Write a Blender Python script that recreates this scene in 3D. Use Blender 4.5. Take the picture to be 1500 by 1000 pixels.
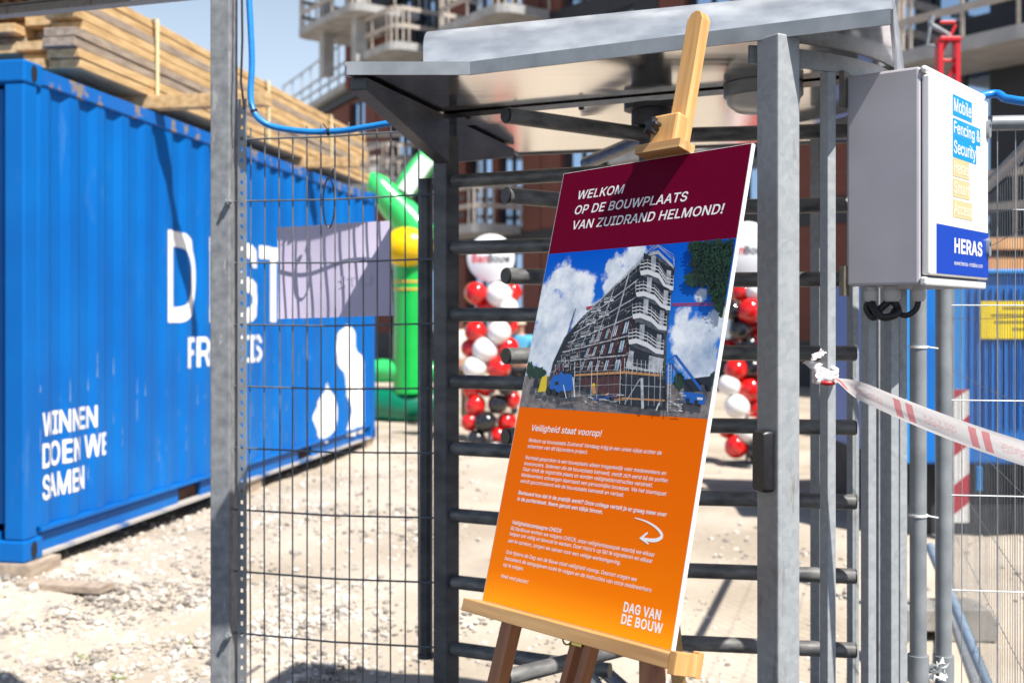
import bpy, bmesh, math, random
from mathutils import Vector, Matrix
from mathutils.geometry import delaunay_2d_cdt
random.seed(7)
for o in list(bpy.data.objects): bpy.data.objects.remove(o)
S = bpy.context.scene
COL = S.collection
R = math.radians
F = 1640.0           # focal length in pixels of the 1500 px wide photograph
CZ = 1.6             # eye height

# ------------------------------------------------------------------ camera
cam = bpy.data.cameras.new('camera'); co = bpy.data.objects.new('camera', cam); COL.objects.link(co)
co.location = (0, 0, CZ); co.rotation_euler = (R(90), 0, 0)
cam.sensor_width = 36; cam.lens = F/1500*36; cam.shift_y = -32/1500
cam.clip_start = .05; cam.clip_end = 3000
cam.dof.use_dof = True; cam.dof.focus_distance = 2.32; cam.dof.aperture_fstop = 3.9
S.camera = co
# ------------------------------------------------------------------ sky + sun
EL, AZ = R(56), R(-47)          # sun height, and its bearing measured from +x towards +y
sv = Vector((math.cos(EL)*math.cos(AZ), math.cos(EL)*math.sin(AZ), math.sin(EL)))
W = bpy.data.worlds.new('World'); S.world = W; W.use_nodes = True
nt = W.node_tree; nt.nodes.clear()
wo = nt.nodes.new('ShaderNodeOutputWorld'); bg = nt.nodes.new('ShaderNodeBackground')
sk = nt.nodes.new('ShaderNodeTexSky'); sk.sky_type = 'NISHITA'; sk.sun_disc = False
sk.sun_elevation = EL; sk.sun_rotation = math.atan2(sv.x, sv.y)
sk.air_density = 1.0; sk.dust_density = 1.0; sk.ozone_density = 3
tc = nt.nodes.new('ShaderNodeTexCoord'); mp = nt.nodes.new('ShaderNodeMapping'); mp.inputs['Scale'].default_value = (1.2, 1.2, 6)
cn = nt.nodes.new('ShaderNodeTexNoise'); cn.inputs['Scale'].default_value = 2.2; cn.inputs['Detail'].default_value = 7; cn.inputs['Roughness'].default_value = .55
cr = nt.nodes.new('ShaderNodeValToRGB'); cr.color_ramp.elements[0].position = .44; cr.color_ramp.elements[1].position = .78
cr.color_ramp.elements[0].color = (0, 0, 0, 1); cr.color_ramp.elements[1].color = (.75, .75, .75, 1)
mx = nt.nodes.new('ShaderNodeMix'); mx.data_type = 'RGBA'; mx.inputs[7].default_value = (9.2, 11.0, 13.0, 1)
L = nt.links.new
L(tc.outputs['Generated'], mp.inputs[0]); L(mp.outputs[0], cn.inputs['Vector']); L(cn.outputs[0], cr.inputs[0])
sxy = nt.nodes.new('ShaderNodeSeparateXYZ'); L(tc.outputs['Generated'], sxy.inputs[0])
hz_ = nt.nodes.new('ShaderNodeMapRange'); hz_.interpolation_type = 'SMOOTHSTEP'; hz_.inputs[1].default_value = .02; hz_.inputs[2].default_value = .55; hz_.inputs[3].default_value = .82; hz_.inputs[4].default_value = 0; L(sxy.outputs[2], hz_.inputs[0])
mxx = nt.nodes.new('ShaderNodeMath'); mxx.operation = 'MAXIMUM'; mxc = nt.nodes.new('ShaderNodeMath'); mxc.operation = 'MULTIPLY'
hz2 = nt.nodes.new('ShaderNodeMapRange'); hz2.inputs[1].default_value = .3; hz2.inputs[2].default_value = .7; hz2.inputs[3].default_value = 1; hz2.inputs[4].default_value = 0; L(sxy.outputs[2], hz2.inputs[0])
L(cr.outputs[0], mxc.inputs[0]); L(hz2.outputs[0], mxc.inputs[1]); L(mxc.outputs[0], mxx.inputs[0]); L(hz_.outputs[0], mxx.inputs[1]); L(mxx.outputs[0], mx.inputs[0])
L(sk.outputs[0], mx.inputs[6]); L(mx.outputs[2], bg.inputs[0]); bg.inputs[1].default_value = .055; L(bg.outputs[0], wo.inputs[0])
sd = bpy.data.lights.new('sun', 'SUN'); so = bpy.data.objects.new('sun', sd); COL.objects.link(so)
sd.energy = 4.8; sd.angle = R(.53); sd.color = (1, .95, .87)
so.rotation_euler = (-sv).to_track_quat('-Z', 'Y').to_euler()
S.view_settings.view_transform = 'Standard'; S.view_settings.look = 'None'
S.view_settings.exposure = .88; S.view_settings.gamma = 1

# ------------------------------------------------------------------ helpers
def P(px, py, d): return Vector(((px-750)/F*d, d, CZ-(py-468)/F*d))
def smooth(a, b, x):
    t = max(0, min(1, (x-a)/(b-a))); return t*t*(3-2*t)
MATS = {}
def mat(name, c, c2=None, rough=.6, metal=0, scale=8, detail=4, bump=0, bscale=None, stretch=None, lo=.35, hi=.65, kind='noise', rnd=0, spec=.5, alpha=1, rvar=0, coat=0, stain=None):
    m = bpy.data.materials.new(name); m.use_nodes = True; n = m.node_tree; b = n.nodes['Principled BSDF']
    b.inputs['Roughness'].default_value = rough; b.inputs['Metallic'].default_value = metal
    b.inputs['Specular IOR Level'].default_value = spec; b.inputs['Alpha'].default_value = alpha
    if coat: b.inputs['Coat Weight'].default_value = coat; b.inputs['Coat Roughness'].default_value = .08
    c = (*c, 1); b.inputs['Base Color'].default_value = c
    if c2 is None and not bump: return m
    c2 = (*c2, 1) if c2 else c
    t = n.nodes.new('ShaderNodeTexCoord'); mp = n.nodes.new('ShaderNodeMapping'); n.links.new(t.outputs['Object'], mp.inputs[0])
    if stretch: mp.inputs['Scale'].default_value = stretch
    if kind == 'noise':
        x = n.nodes.new('ShaderNodeTexNoise'); x.inputs['Scale'].default_value = scale; x.inputs['Detail'].default_value = detail; out = x.outputs[0]
    else:
        x = n.nodes.new('ShaderNodeTexVoronoi'); x.inputs['Scale'].default_value = scale
        sp = n.nodes.new('ShaderNodeSeparateColor'); n.links.new(x.outputs['Color'], sp.inputs[0])
        y = n.nodes.new('ShaderNodeTexNoise'); y.inputs['Scale'].default_value = scale*.35; y.inputs['Detail'].default_value = 5
        n.links.new(mp.outputs[0], y.inputs['Vector'])
        ad = n.nodes.new('ShaderNodeMix'); ad.inputs[0].default_value = .6
        n.links.new(sp.outputs[0], ad.inputs[2]); n.links.new(y.outputs[0], ad.inputs[3]); out = ad.outputs[0]
    n.links.new(mp.outputs[0], x.inputs['Vector'])
    r = n.nodes.new('ShaderNodeValToRGB'); r.color_ramp.elements[0].position = lo; r.color_ramp.elements[1].position = hi
    r.color_ramp.elements[0].color = c; r.color_ramp.elements[1].color = c2
    n.links.new(out, r.inputs[0]); colout = r.outputs[0]
    if rnd:
        g = n.nodes.new('ShaderNodeNewGeometry'); h = n.nodes.new('ShaderNodeHueSaturation')
        a = n.nodes.new('ShaderNodeMapRange'); a.inputs[3].default_value = 1-rnd; a.inputs[4].default_value = 1+rnd
        n.links.new(g.outputs['Random Per Island'], a.inputs[0]); n.links.new(a.outputs[0], h.inputs['Value'])
        n.links.new(colout, h.inputs['Color']); colout = h.outputs[0]
    if stain:
        ms_ = n.nodes.new('ShaderNodeMapping'); ms_.inputs['Scale'].default_value = stain[1]; n.links.new(t.outputs['Object'], ms_.inputs[0])
        sn = n.nodes.new('ShaderNodeTexNoise'); sn.inputs['Scale'].default_value = 1; sn.inputs['Detail'].default_value = 9; sn.inputs['Roughness'].default_value = .65; n.links.new(ms_.outputs[0], sn.inputs['Vector'])
        sr = n.nodes.new('ShaderNodeMapRange'); sr.interpolation_type = 'SMOOTHSTEP'; sr.inputs[1].default_value = stain[2]; sr.inputs[2].default_value = stain[3]; sr.inputs[4].default_value = stain[4]; n.links.new(sn.outputs[0], sr.inputs[0])
        sm = n.nodes.new('ShaderNodeMix'); sm.data_type = 'RGBA'; sm.inputs[7].default_value = (*stain[0], 1); n.links.new(sr.outputs[0], sm.inputs[0]); n.links.new(colout, sm.inputs[6]); colout = sm.outputs[2]
    n.links.new(colout, b.inputs['Base Color'])
    if rvar:
        a = n.nodes.new('ShaderNodeMapRange'); a.inputs[3].default_value = rough-rvar; a.inputs[4].default_value = rough+rvar
        n.links.new(out, a.inputs[0]); n.links.new(a.outputs[0], b.inputs['Roughness'])
    if bump:
        z = n.nodes.new('ShaderNodeTexNoise'); z.inputs['Scale'].default_value = bscale or scale; z.inputs['Detail'].default_value = 6
        n.links.new(mp.outputs[0], z.inputs['Vector'])
        bu = n.nodes.new('ShaderNodeBump'); bu.inputs['Strength'].default_value = bump; bu.inputs['Distance'].default_value = .02
        n.links.new(z.outputs[0], bu.inputs['Height']); n.links.new(bu.outputs[0], b.inputs['Normal'])
    return m

XF = {}     # object name -> world matrix of things
def thing(name, label, cat, loc, group=None, rot=None):
    o = bpy.data.objects.new(name, None); COL.objects.link(o); o.empty_display_size = .1
    m = Matrix.Translation(loc) @ (rot.to_4x4() if rot else Matrix.Identity(4))
    o.matrix_world = m; XF[o.name] = m
    o['label'] = label; o['category'] = cat
    if group: o['group'] = group
    return o
def tag(o, label=None, cat=None, group=None, kind=None):
    if label: o['label'] = label
    if cat: o['category'] = cat
    if group: o['group'] = group
    if kind: o['kind'] = kind
    return o
def wm(o):
    return XF.get(o.name, Matrix.Identity(4)) if o else Matrix.Identity(4)

class MB:
    def __init__(s): s.v = []; s.f = []; s.m = []; s.cur = 0
    def add(s, vs, fs):
        b = len(s.v); s.v += [Vector(v) for v in vs]
        for f in fs: s.f.append([b+i for i in f]); s.m.append(s.cur)
        return s
    def hexa(s, p): # 8 points: bottom 4 ccw, top 4
        return s.add(p, [(3,2,1,0),(4,5,6,7),(0,1,5,4),(1,2,6,5),(2,3,7,6),(3,0,4,7)])
    def box(s, c, d, rz=0, M=None):
        hx, hy, hz = d[0]/2, d[1]/2, d[2]/2
        p = [Vector(q) for q in ((-hx,-hy,-hz),(hx,-hy,-hz),(hx,hy,-hz),(-hx,hy,-hz),(-hx,-hy,hz),(hx,-hy,hz),(hx,hy,hz),(-hx,hy,hz))]
        m = M or Matrix.Rotation(rz, 3, 'Z')
        return s.hexa([m @ q + Vector(c) for q in p])
    def bar(s, a, b, w, h, up=(0,0,1)):
        a, b = Vector(a), Vector(b); d = (b-a); l = d.length; d.normalize()
        u = Vector(up); x = d.cross(u)
        if x.length < 1e-4: x = d.cross(Vector((1,0,0)))
        x.normalize(); y = x.cross(d)
        p = []
        for e in (a, b):
            p += [e-x*w/2-y*h/2, e+x*w/2-y*h/2, e+x*w/2+y*h/2, e-x*w/2+y*h/2]
        return s.hexa(p)
    def tube(s, pts, r, n=10, cap=True, capm=None):
        pts = [Vector(p) for p in pts]; b = len(s.v); N = len(pts)
        prev = None
        for i, p in enumerate(pts):
            d = (pts[min(i+1, N-1)] - pts[max(i-1, 0)]).normalized()
            if prev is None:
                x = d.cross(Vector((0, 0, 1)))
                if x.length < .05: x = d.cross(Vector((1, 0, 0)))
            else: x = prev - d*prev.dot(d)
            x.normalize(); prev = x; y = d.cross(x)
            rr = r[i] if isinstance(r, (list, tuple)) else r
            for k in range(n):
                a = 2*math.pi*k/n; s.v.append(p + x*rr*math.cos(a) + y*rr*math.sin(a))
        for i in range(N-1):
            for k in range(n):
                s.f.append([b+i*n+k, b+i*n+(k+1) % n, b+(i+1)*n+(k+1) % n, b+(i+1)*n+k]); s.m.append(s.cur)
        if cap:
            cm = s.cur if capm is None else capm
            s.f.append([b+k for k in reversed(range(n))]); s.m.append(cm)
            s.f.append([b+(N-1)*n+k for k in range(n)]); s.m.append(cm)
        return s
    def prism(s, poly, z0, z1):
        n = len(poly)
        vs = [(x, y, z0) for x, y in poly] + [(x, y, z1) for x, y in poly]
        return s.add(vs, [tuple(reversed(range(n))), tuple(range(n, 2*n))] + [(i, (i+1) % n, n+(i+1) % n, n+i) for i in range(n)])
    def lathe(s, prof, c, n=24, M=None):
        b = len(s.v); M = M or Matrix.Identity(3); c = Vector(c)
        for r, z in prof:
            for k in range(n):
                a = 2*math.pi*k/n; s.v.append(c + M @ Vector((r*math.cos(a), r*math.sin(a), z)))
        for i in range(len(prof)-1):
            for k in range(n):
                s.f.append([b+i*n+k, b+i*n+(k+1) % n, b+(i+1)*n+(k+1) % n, b+(i+1)*n+k]); s.m.append(s.cur)
        if prof[0][0] > 1e-5: s.f.append([b+k for k in reversed(range(n))]); s.m.append(s.cur)
        if prof[-1][0] > 1e-5: s.f.append([b+(len(prof)-1)*n+k for k in range(n)]); s.m.append(s.cur)
        return s
    def sphere(s, c, r, n=20, m=14, sq=(1,1,1)):
        c = Vector(c); b = len(s.v)
        for i in range(m+1):
            t = math.pi*i/m
            for k in range(n):
                a = 2*math.pi*k/n; s.v.append(c+Vector((r*sq[0]*math.sin(t)*math.cos(a), r*sq[1]*math.sin(t)*math.sin(a), r*sq[2]*math.cos(t))))
        for i in range(m):
            for k in range(n):
                s.f.append([b+(i+1)*n+k, b+(i+1)*n+(k+1) % n, b+i*n+(k+1) % n, b+i*n+k]); s.m.append(s.cur)
        return s
    def build(s, name, mats, parent=None, smooth=False, bevel=0, local=False, fix=False):
        me = bpy.data.meshes.new(name)
        vs = s.v
        if parent is not None and not local:
            inv = wm(parent).inverted(); vs = [inv @ v for v in vs]
        me.from_pydata([tuple(v) for v in vs], [], s.f)
        for m in (mats if isinstance(mats, (list, tuple)) else [mats]): me.materials.append(m)
        me.polygons.foreach_set('material_index', s.m)
        if smooth: me.polygons.foreach_set('use_smooth', [True]*len(s.f))
        if fix:
            bm = bmesh.new(); bm.from_mesh(me); bmesh.ops.remove_doubles(bm, verts=bm.verts, dist=1e-5); bmesh.ops.recalc_face_normals(bm, faces=bm.faces); bm.to_mesh(me); bm.free()
        me.update()
        if smooth and hasattr(me, 'set_sharp_from_angle'): me.set_sharp_from_angle(angle=R(50))
        o = bpy.data.objects.new(name, me); COL.objects.link(o)
        if parent is not None: o.parent = parent; XF[o.name] = wm(parent)
        if bevel:
            bv = o.modifiers.new('bevel', 'BEVEL'); bv.width = bevel; bv.segments = 2; bv.limit_method = 'ANGLE'; bv.harden_normals = False
        return o

# letter outlines of a plain grotesque alphabet: letter | advance | contours, 400 units to the cap height
GLYPHS = """A|377|13,0 158,400 217,400 364,0 311,0 226,238 208,293 183,376 193,376 167,292 150,238 67,0;86,112 86,156 291,156 291,112
B|359|47,0 47,400 190,400 216,398 239,394 259,386 275,375 289,362 299,348 307,331 312,313 313,294 312,278 309,264 304,252 280,225 248,210 248,206 260,204 273,200 286,193 297,184 308,173 316,160 323,144 327,127 329,107 327,88 322,69 315,52 304,37 289,25 271,14 249,6 223,2 194,0;98,45 192,45 221,47 243,53 259,63 271,76 277,90 279,107 278,121 275,133 269,145 262,155 252,164 240,171 227,177 212,180 195,181 98,181;98,224 187,224 227,233 237,239 247,247 254,257 260,267 263,279 264,293 262,309 256,324 246,337 231,347 212,353 189,355 98,355
C|401|210,-5 190,-4 171,-1 152,4 135,11 118,20 103,30 89,43 76,57 65,73 55,91 46,110 40,130 35,152 33,175 32,200 33,224 35,248 40,270 46,290 55,309 65,327 76,343 89,357 103,369 118,380 135,389 152,396 171,401 190,404 210,405 268,397 285,390 301,381 316,370 330,358 342,344 352,329 361,312 367,294 372,274 321,274 306,310 281,337 248,353 210,358 187,356 165,350 144,340 126,326 111,308 98,286 89,261 83,232 81,200 83,168 89,139 98,114 111,92 126,74 145,60 165,50 187,44 210,42 248,47 281,63 306,90 321,126 372,126 367,106 361,88 352,71 342,56 330,42 316,30 301,19 285,11 268,4 249,-1 230,-4
D|395|172,0 75,0 75,45 169,45 200,47 227,53 250,63 270,78 286,96 298,117 307,142 312,170 314,201 312,231 307,259 298,283 286,305 270,323 251,337 229,347 203,353 174,355 73,355 73,400 177,400 200,399 221,396 241,391 260,385 277,376 303,358 324,335 341,308 349,289 355,269 359,248 362,225 363,201 362,176 359,154 355,132 349,112 341,93 331,76 320,61 307,47 292,35 276,24 258,15 239,9 218,4 196,1;98,400 98,0 47,0 47,400
E|329|47,0 47,400 293,400 293,355 98,355 98,225 279,225 279,180 98,180 98,45 295,45 295,0
F|322|47,0 47,400 290,400 290,355 98,355 98,219 272,219 272,174 98,174 98,0
G|409|211,-5 190,-4 171,-1 152,4 134,11 117,20 102,31 88,43 75,57 64,73 54,91 46,110 40,130 35,152 33,175 32,200 33,224 35,248 40,270 46,290 54,309 64,327 75,343 88,357 102,369 117,380 133,389 151,396 169,401 188,404 208,405 229,404 249,401 268,396 285,389 302,380 317,369 331,357 343,343 353,327 362,311 368,293 373,274 321,274 304,309 280,336 248,353 209,358 186,356 164,350 144,340 126,326 111,308 98,286 89,261 83,232 81,200 83,168 89,139 98,114 111,92 127,74 145,60 165,50 187,44 211,42 233,43 253,48 271,56 287,67 301,81 312,97 320,116 325,136 326,159 341,157 222,157 222,201 376,201 376,157 373,126 366,97 354,71 339,49 319,30 296,15 270,4 242,-3
H|406|47,0 47,400 98,400 98,227 308,227 308,400 359,400 359,0 308,0 308,182 98,182 98,0
I|236|24,0 24,45 93,45 93,355 24,355 24,400 212,400 212,355 144,355 144,45 212,45 212,0
J|312|146,-5 112,-2 84,8 59,26 47,39 38,55 31,73 27,92 26,114 26,136 77,136 77,114 79,92 85,73 96,58 109,48 126,41 146,39 165,41 181,48 195,58 205,73 212,92 214,114 214,400 264,400 264,114 263,92 259,73 252,55 243,39 231,26 207,8 178,-2
K|367|82,114 82,170 109,205 137,239 166,271 286,400 352,400 182,217 179,217;47,0 47,400 98,400 98,263 97,177 98,152 98,0;293,0 148,204 179,243 353,0
L|309|47,0 47,400 98,400 98,45 284,45 284,0
M|494|47,0 47,400 119,400 218,147 226,125 235,96 245,66 253,38 242,38 250,65 259,95 269,124 277,147 374,400 446,400 446,0 397,0 397,229 397,257 397,290 398,325 399,359 403,359 391,322 379,285 368,253 358,229 269,0 225,0 134,229 125,252 114,284 101,321 88,359 93,359 94,327 95,292 96,258 96,229 96,0
N|412|47,0 47,400 107,400 270,144 285,119 305,84 325,43 318,42 315,85 314,124 314,153 314,400 364,400 364,0 304,0 159,228 139,260 116,300 85,355 94,357 96,302 98,258 98,229 98,0
O|419|210,-5 190,-4 171,-1 152,4 135,11 118,20 103,30 89,43 76,57 65,73 55,91 47,110 40,130 35,152 33,175 32,200 33,224 35,248 40,270 47,290 55,309 65,327 76,343 89,357 103,369 118,380 135,389 152,396 171,401 190,404 210,405 230,404 249,401 268,396 285,389 302,380 317,369 331,357 344,343 355,327 365,309 373,290 379,270 384,248 387,224 388,200 387,175 384,152 379,130 373,110 365,91 355,73 344,57 331,43 317,30 302,20 285,11 268,4 249,-1 230,-4;210,42 233,44 255,50 275,60 293,74 308,92 321,113 331,139 336,167 338,200 336,232 331,261 321,287 308,308 293,326 275,340 255,350 233,356 210,358 187,356 165,350 145,340 127,326 111,308 99,286 89,261 83,232 81,200 83,167 89,139 99,113 111,92 127,74 145,60 165,50 187,44
P|350|47,0 47,400 185,400 214,398 239,393 261,383 280,371 295,356 306,338 315,318 320,296 321,273 320,250 315,229 306,209 295,191 280,176 261,163 239,154 214,148 185,146 86,146 86,191 183,191 202,192 219,195 234,201 245,209 255,219 262,231 267,244 270,258 271,273 270,289 267,303 262,316 255,327 245,337 233,345 219,351 202,354 183,355 98,355 98,0
Q|419|193,125 246,125 290,67 302,51 368,-38 315,-38 272,21 260,36;210,-5 190,-4 171,-1 152,4 135,11 118,20 103,30 89,43 76,57 65,73 55,91 47,110 40,130 35,152 33,175 32,200 33,224 35,248 40,270 47,290 55,309 65,327 76,343 89,357 103,369 118,380 135,389 152,396 171,401 190,404 210,405 230,404 249,401 268,396 285,389 302,380 317,369 331,357 344,343 355,327 365,309 373,290 379,270 384,248 387,224 388,200 387,175 384,152 379,130 373,110 365,91 355,73 344,57 331,43 317,30 302,20 285,11 268,4 249,-1 230,-4;210,42 233,44 255,50 275,60 293,74 308,92 321,113 331,139 336,167 338,200 336,232 331,261 321,287 308,308 293,326 275,340 255,350 233,356 210,358 187,356 165,350 145,340 127,326 111,308 99,286 89,261 83,232 81,200 83,167 89,139 99,113 111,92 127,74 145,60 165,50 187,44
R|353|47,0 47,400 186,400 215,398 240,393 262,384 280,372 295,358 307,341 315,321 320,300 322,277 320,254 315,233 307,213 295,197 280,182 262,171 240,162 214,157 186,155 76,155 76,201 184,201 203,202 220,205 234,210 246,217 255,226 262,236 267,248 270,262 271,277 270,292 267,306 262,318 255,329 246,338 234,346 220,351 203,354 183,355 98,355 98,0;278,0 181,180 238,180 336,0
S|351|176,-7 148,-5 123,-1 100,7 80,18 64,31 50,47 40,65 33,85 30,107 82,107 85,93 90,80 97,69 107,60 118,52 131,46 176,39 193,40 210,43 225,47 238,54 250,62 259,72 266,84 270,96 272,110 270,121 267,132 261,141 233,161 192,175 144,188 114,199 88,212 68,227 53,246 44,268 41,293 43,314 49,334 59,352 72,368 89,381 108,391 130,399 153,404 179,405 204,404 227,399 249,391 267,381 283,368 297,353 306,336 313,317 315,297 265,297 261,316 252,331 238,344 220,353 200,359 177,361 160,360 145,357 132,352 119,346 109,338 101,329 95,319 92,307 90,295 92,283 96,272 103,262 133,242 167,231 208,220 245,207 282,187 310,155 316,142 320,126 321,109 319,88 313,68 304,50 291,34 274,20 254,8 231,0 205,-5
T|353|25,355 25,400 328,400 328,355 202,355 202,0 151,0 151,355
U|407|203,-6 173,-4 146,2 121,12 99,26 81,43 67,63 56,85 49,110 47,136 47,400 98,400 98,140 99,122 103,105 111,89 120,75 133,63 147,53 164,46 183,42 203,41 224,42 243,46 260,53 274,63 286,75 296,89 303,105 307,122 309,140 309,400 359,400 359,136 357,110 351,85 340,63 326,43 307,26 286,12 261,2 234,-4
V|377|160,0 13,400 66,400 151,162 169,108 195,24 184,24 210,109 228,162 310,400 364,400 219,0
W|540|122,0 13,400 65,400 128,154 138,114 147,74 155,31 149,31 157,74 166,114 176,154 241,400 299,400 363,154 373,114 382,74 391,31 384,31 392,74 401,114 411,154 474,400 526,400 417,0 358,0 289,254 276,308 264,373 275,373 263,310 250,254 181,0
X|373|14,0 171,224 171,186 23,400 82,400 140,315 160,284 176,259 191,230 183,230 198,258 214,284 235,315 294,400 351,400 203,188 203,226 358,0 300,0 230,102 211,130 196,154 181,182 192,182 177,154 162,130 143,102 72,0
Y|371|160,0 160,164 13,400 72,400 151,271 175,230 196,181 176,181 197,230 220,271 300,400 358,400 211,164 211,0
Z|345|33,0 33,37 215,303 241,339 268,374 274,357 224,356 175,355 32,355 32,400 312,400 312,363 133,101 105,63 77,26 71,43 120,44 168,45 314,45 314,0
a|306|126,-7 107,-6 90,-2 74,4 60,12 48,22 37,35 30,50 25,66 24,85 25,101 28,115 34,127 41,136 50,145 61,152 99,166 140,173 184,178 209,185 213,188 216,194 217,200 217,202 210,233 189,253 154,260 117,253 92,237 79,215 32,229 40,246 50,260 62,272 75,282 89,289 105,295 152,302 188,298 225,283 236,275 245,265 253,252 260,237 263,219 265,198 265,0 217,0 217,41 214,41 198,19 169,1;134,36 151,37 166,40 179,46 190,54 200,63 207,73 212,85 216,96 217,108 217,149 204,143 182,138 157,135 138,132 106,125 81,110 76,102 73,93 72,82 80,57 102,41
b|334|180,-6 163,-5 148,-2 136,3 108,25 93,46 88,46 88,0 41,0 41,400 89,400 89,251 93,251 108,272 135,293 147,298 163,301 180,302 204,300 226,294 246,283 264,269 279,251 291,230 300,206 305,178 307,148 305,118 300,91 291,66 279,45 264,27 246,13 226,2 204,-4;173,37 191,38 206,43 220,52 231,63 241,76 248,92 254,109 257,128 258,149 257,169 254,188 248,205 241,221 232,234 220,245 206,253 191,258 173,259 156,258 140,253 127,245 115,235 106,222 98,207 93,189 90,170 89,149 90,128 93,108 98,90 106,75 116,62 127,51 141,43 156,38
c|311|163,-6 137,-4 113,2 92,13 73,27 57,45 44,67 34,91 29,118 27,147 29,177 34,204 44,229 57,250 73,268 92,283 113,294 137,300 163,302 204,297 240,280 267,253 284,218 238,206 228,227 212,244 190,255 163,259 144,258 128,252 114,244 102,232 93,219 85,203 80,186 77,167 76,147 77,128 80,110 85,92 93,77 102,63 114,52 128,43 144,38 163,37 191,41 213,52 229,70 239,92 285,81 268,44 241,17 205,-1
d|334|154,-6 130,-4 108,2 88,13 70,27 55,45 43,66 34,91 29,118 27,148 29,178 34,206 43,230 55,251 70,269 88,283 108,294 130,300 154,302 171,301 186,298 199,293 226,272 241,251 244,251 244,400 292,400 292,0 246,0 246,46 241,46 226,25 198,3 186,-2 171,-5;161,37 178,38 193,43 207,51 218,62 228,75 235,90 241,108 244,128 245,149 244,170 241,189 236,207 228,222 219,235 207,245 194,253 178,258 161,259 143,258 127,253 114,245 102,234 93,221 85,205 80,188 77,169 76,149 77,128 80,109 85,92 93,76 102,63 114,52 128,43 143,38
e|318|167,-6 139,-4 114,2 92,13 73,27 57,45 44,67 34,91 29,118 27,147 29,176 34,203 43,228 56,249 72,268 90,283 112,294 135,300 161,302 209,294 224,288 238,279 251,268 263,255 273,239 281,222 287,201 291,178 292,152 292,133 59,133 59,174 266,174 243,159 242,178 239,195 234,211 227,225 218,237 206,247 193,254 178,258 161,260 144,258 129,254 115,246 103,237 93,225 86,212 80,197 77,182 75,166 75,140 77,119 81,100 87,83 95,69 106,58 119,48 133,42 149,38 167,36 199,41 224,57 240,83 287,71 281,57 274,43 263,31 251,20 238,11 222,3 205,-2 187,-5
f|199|179,298 179,257 5,257 5,298;63,0 63,339 65,355 69,370 75,382 84,393 94,401 106,408 147,417 175,414 191,410 179,368 169,371 153,373 140,371 129,368 121,362 116,353 113,342 111,329 111,0
g|334|163,-118 142,-117 122,-115 105,-110 65,-87 40,-54 80,-32 96,-52 121,-69 163,-77 185,-75 205,-69 222,-59 235,-45 242,-27 245,-5 245,54 241,54 225,33 198,12 186,8 171,5 153,4 130,6 109,11 89,21 71,34 56,51 43,71 34,94 29,121 27,150 29,180 34,207 43,231 56,252 71,269 88,283 108,294 130,300 154,302 172,301 187,298 199,293 227,272 242,251 246,251 246,298 293,298 293,-7 291,-31 285,-53 275,-71 262,-86 247,-98 228,-107 208,-113 186,-117;161,46 178,48 194,52 207,59 219,69 228,81 236,95 241,112 245,131 246,151 245,172 241,191 236,208 229,222 219,235 208,246 194,253 179,258 161,259 143,258 128,253 114,245 102,234 93,221 85,206 80,189 77,171 76,151 77,131 80,113 86,96 93,82 103,70 114,60 128,52 144,48
h|322|89,178 89,0 41,0 41,400 89,400 89,226 81,226 91,251 104,270 120,285 137,294 157,300 179,302 198,301 216,297 232,290 246,280 258,268 268,252 275,234 279,213 281,189 281,0 233,0 233,185 231,207 225,225 215,239 201,250 185,257 165,259 151,258 138,255 126,250 116,242 107,233 99,222 94,209 90,195
i|131|41,0 41,298 89,298 89,0;66,348 57,349 49,352 42,357 37,364 34,372 32,380 34,388 37,396 42,403 49,408 57,411 66,412 75,411 83,408 90,403 95,396 98,388 99,380 98,372 95,364 90,357 83,352 75,349
j|131|41,298 89,298 89,-24 88,-41 85,-57 80,-71 72,-83 63,-93 51,-102 37,-108 21,-111 3,-112 -8,-112 -8,-68 2,-68 14,-67 24,-63 32,-57 37,-48 40,-36 41,-23;66,348 57,349 49,352 42,357 37,364 33,372 32,380 33,388 37,396 42,403 49,408 57,411 66,412 74,411 82,408 89,403 95,396 98,388 99,380 98,372 95,364 89,357 82,352 74,349
k|299|86,107 86,166 95,166 224,298 283,298 145,157 139,157;41,0 41,400 89,400 89,0;231,0 116,146 150,180 293,0
l|149|110,-2 88,0 71,6 58,16 49,29 43,46 41,66 41,400 89,400 89,78 94,49 99,44 106,42 115,41 126,41 133,43 142,2 127,-1
m|479|41,0 41,298 88,298 88,232 85,232 89,247 96,260 104,272 135,296 172,304 193,301 211,295 226,284 238,269 247,252 252,232 246,232 250,246 257,258 265,270 299,295 343,304 360,302 376,299 391,292 404,284 416,272 425,258 432,242 436,222 438,201 438,0 390,0 390,199 388,219 382,235 372,246 359,254 345,258 329,260 316,259 305,256 294,251 272,228 264,194 264,0 216,0 216,204 214,220 208,233 199,245 187,253 173,258 157,260 124,252 114,245 106,237 99,227 94,216 90,202 89,187 89,0
n|322|89,178 89,0 41,0 41,298 88,298 88,226 81,226 91,251 104,270 120,285 137,294 157,300 179,302 198,301 216,297 232,290 246,280 258,268 268,252 275,234 279,213 281,189 281,0 233,0 233,185 231,207 225,225 215,239 201,250 185,257 165,259 151,258 138,255 126,250 116,242 107,233 99,222 94,209 90,195
o|326|163,-6 137,-4 113,2 92,13 73,27 57,45 44,67 34,91 29,118 27,147 29,177 34,204 44,229 57,250 73,268 92,283 113,294 137,300 163,302 189,300 213,294 235,283 254,268 270,250 283,229 292,204 298,177 300,147 298,118 292,91 283,67 270,45 254,27 235,13 213,2 189,-4;163,37 182,38 198,43 212,52 224,63 234,77 241,92 247,110 250,128 251,147 250,167 247,185 241,203 234,219 224,232 212,244 198,252 182,258 163,259 144,258 128,252 114,244 102,232 93,219 85,203 80,186 77,167 76,147 77,128 80,110 85,92 93,77 102,63 114,52 128,43 144,38
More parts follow.
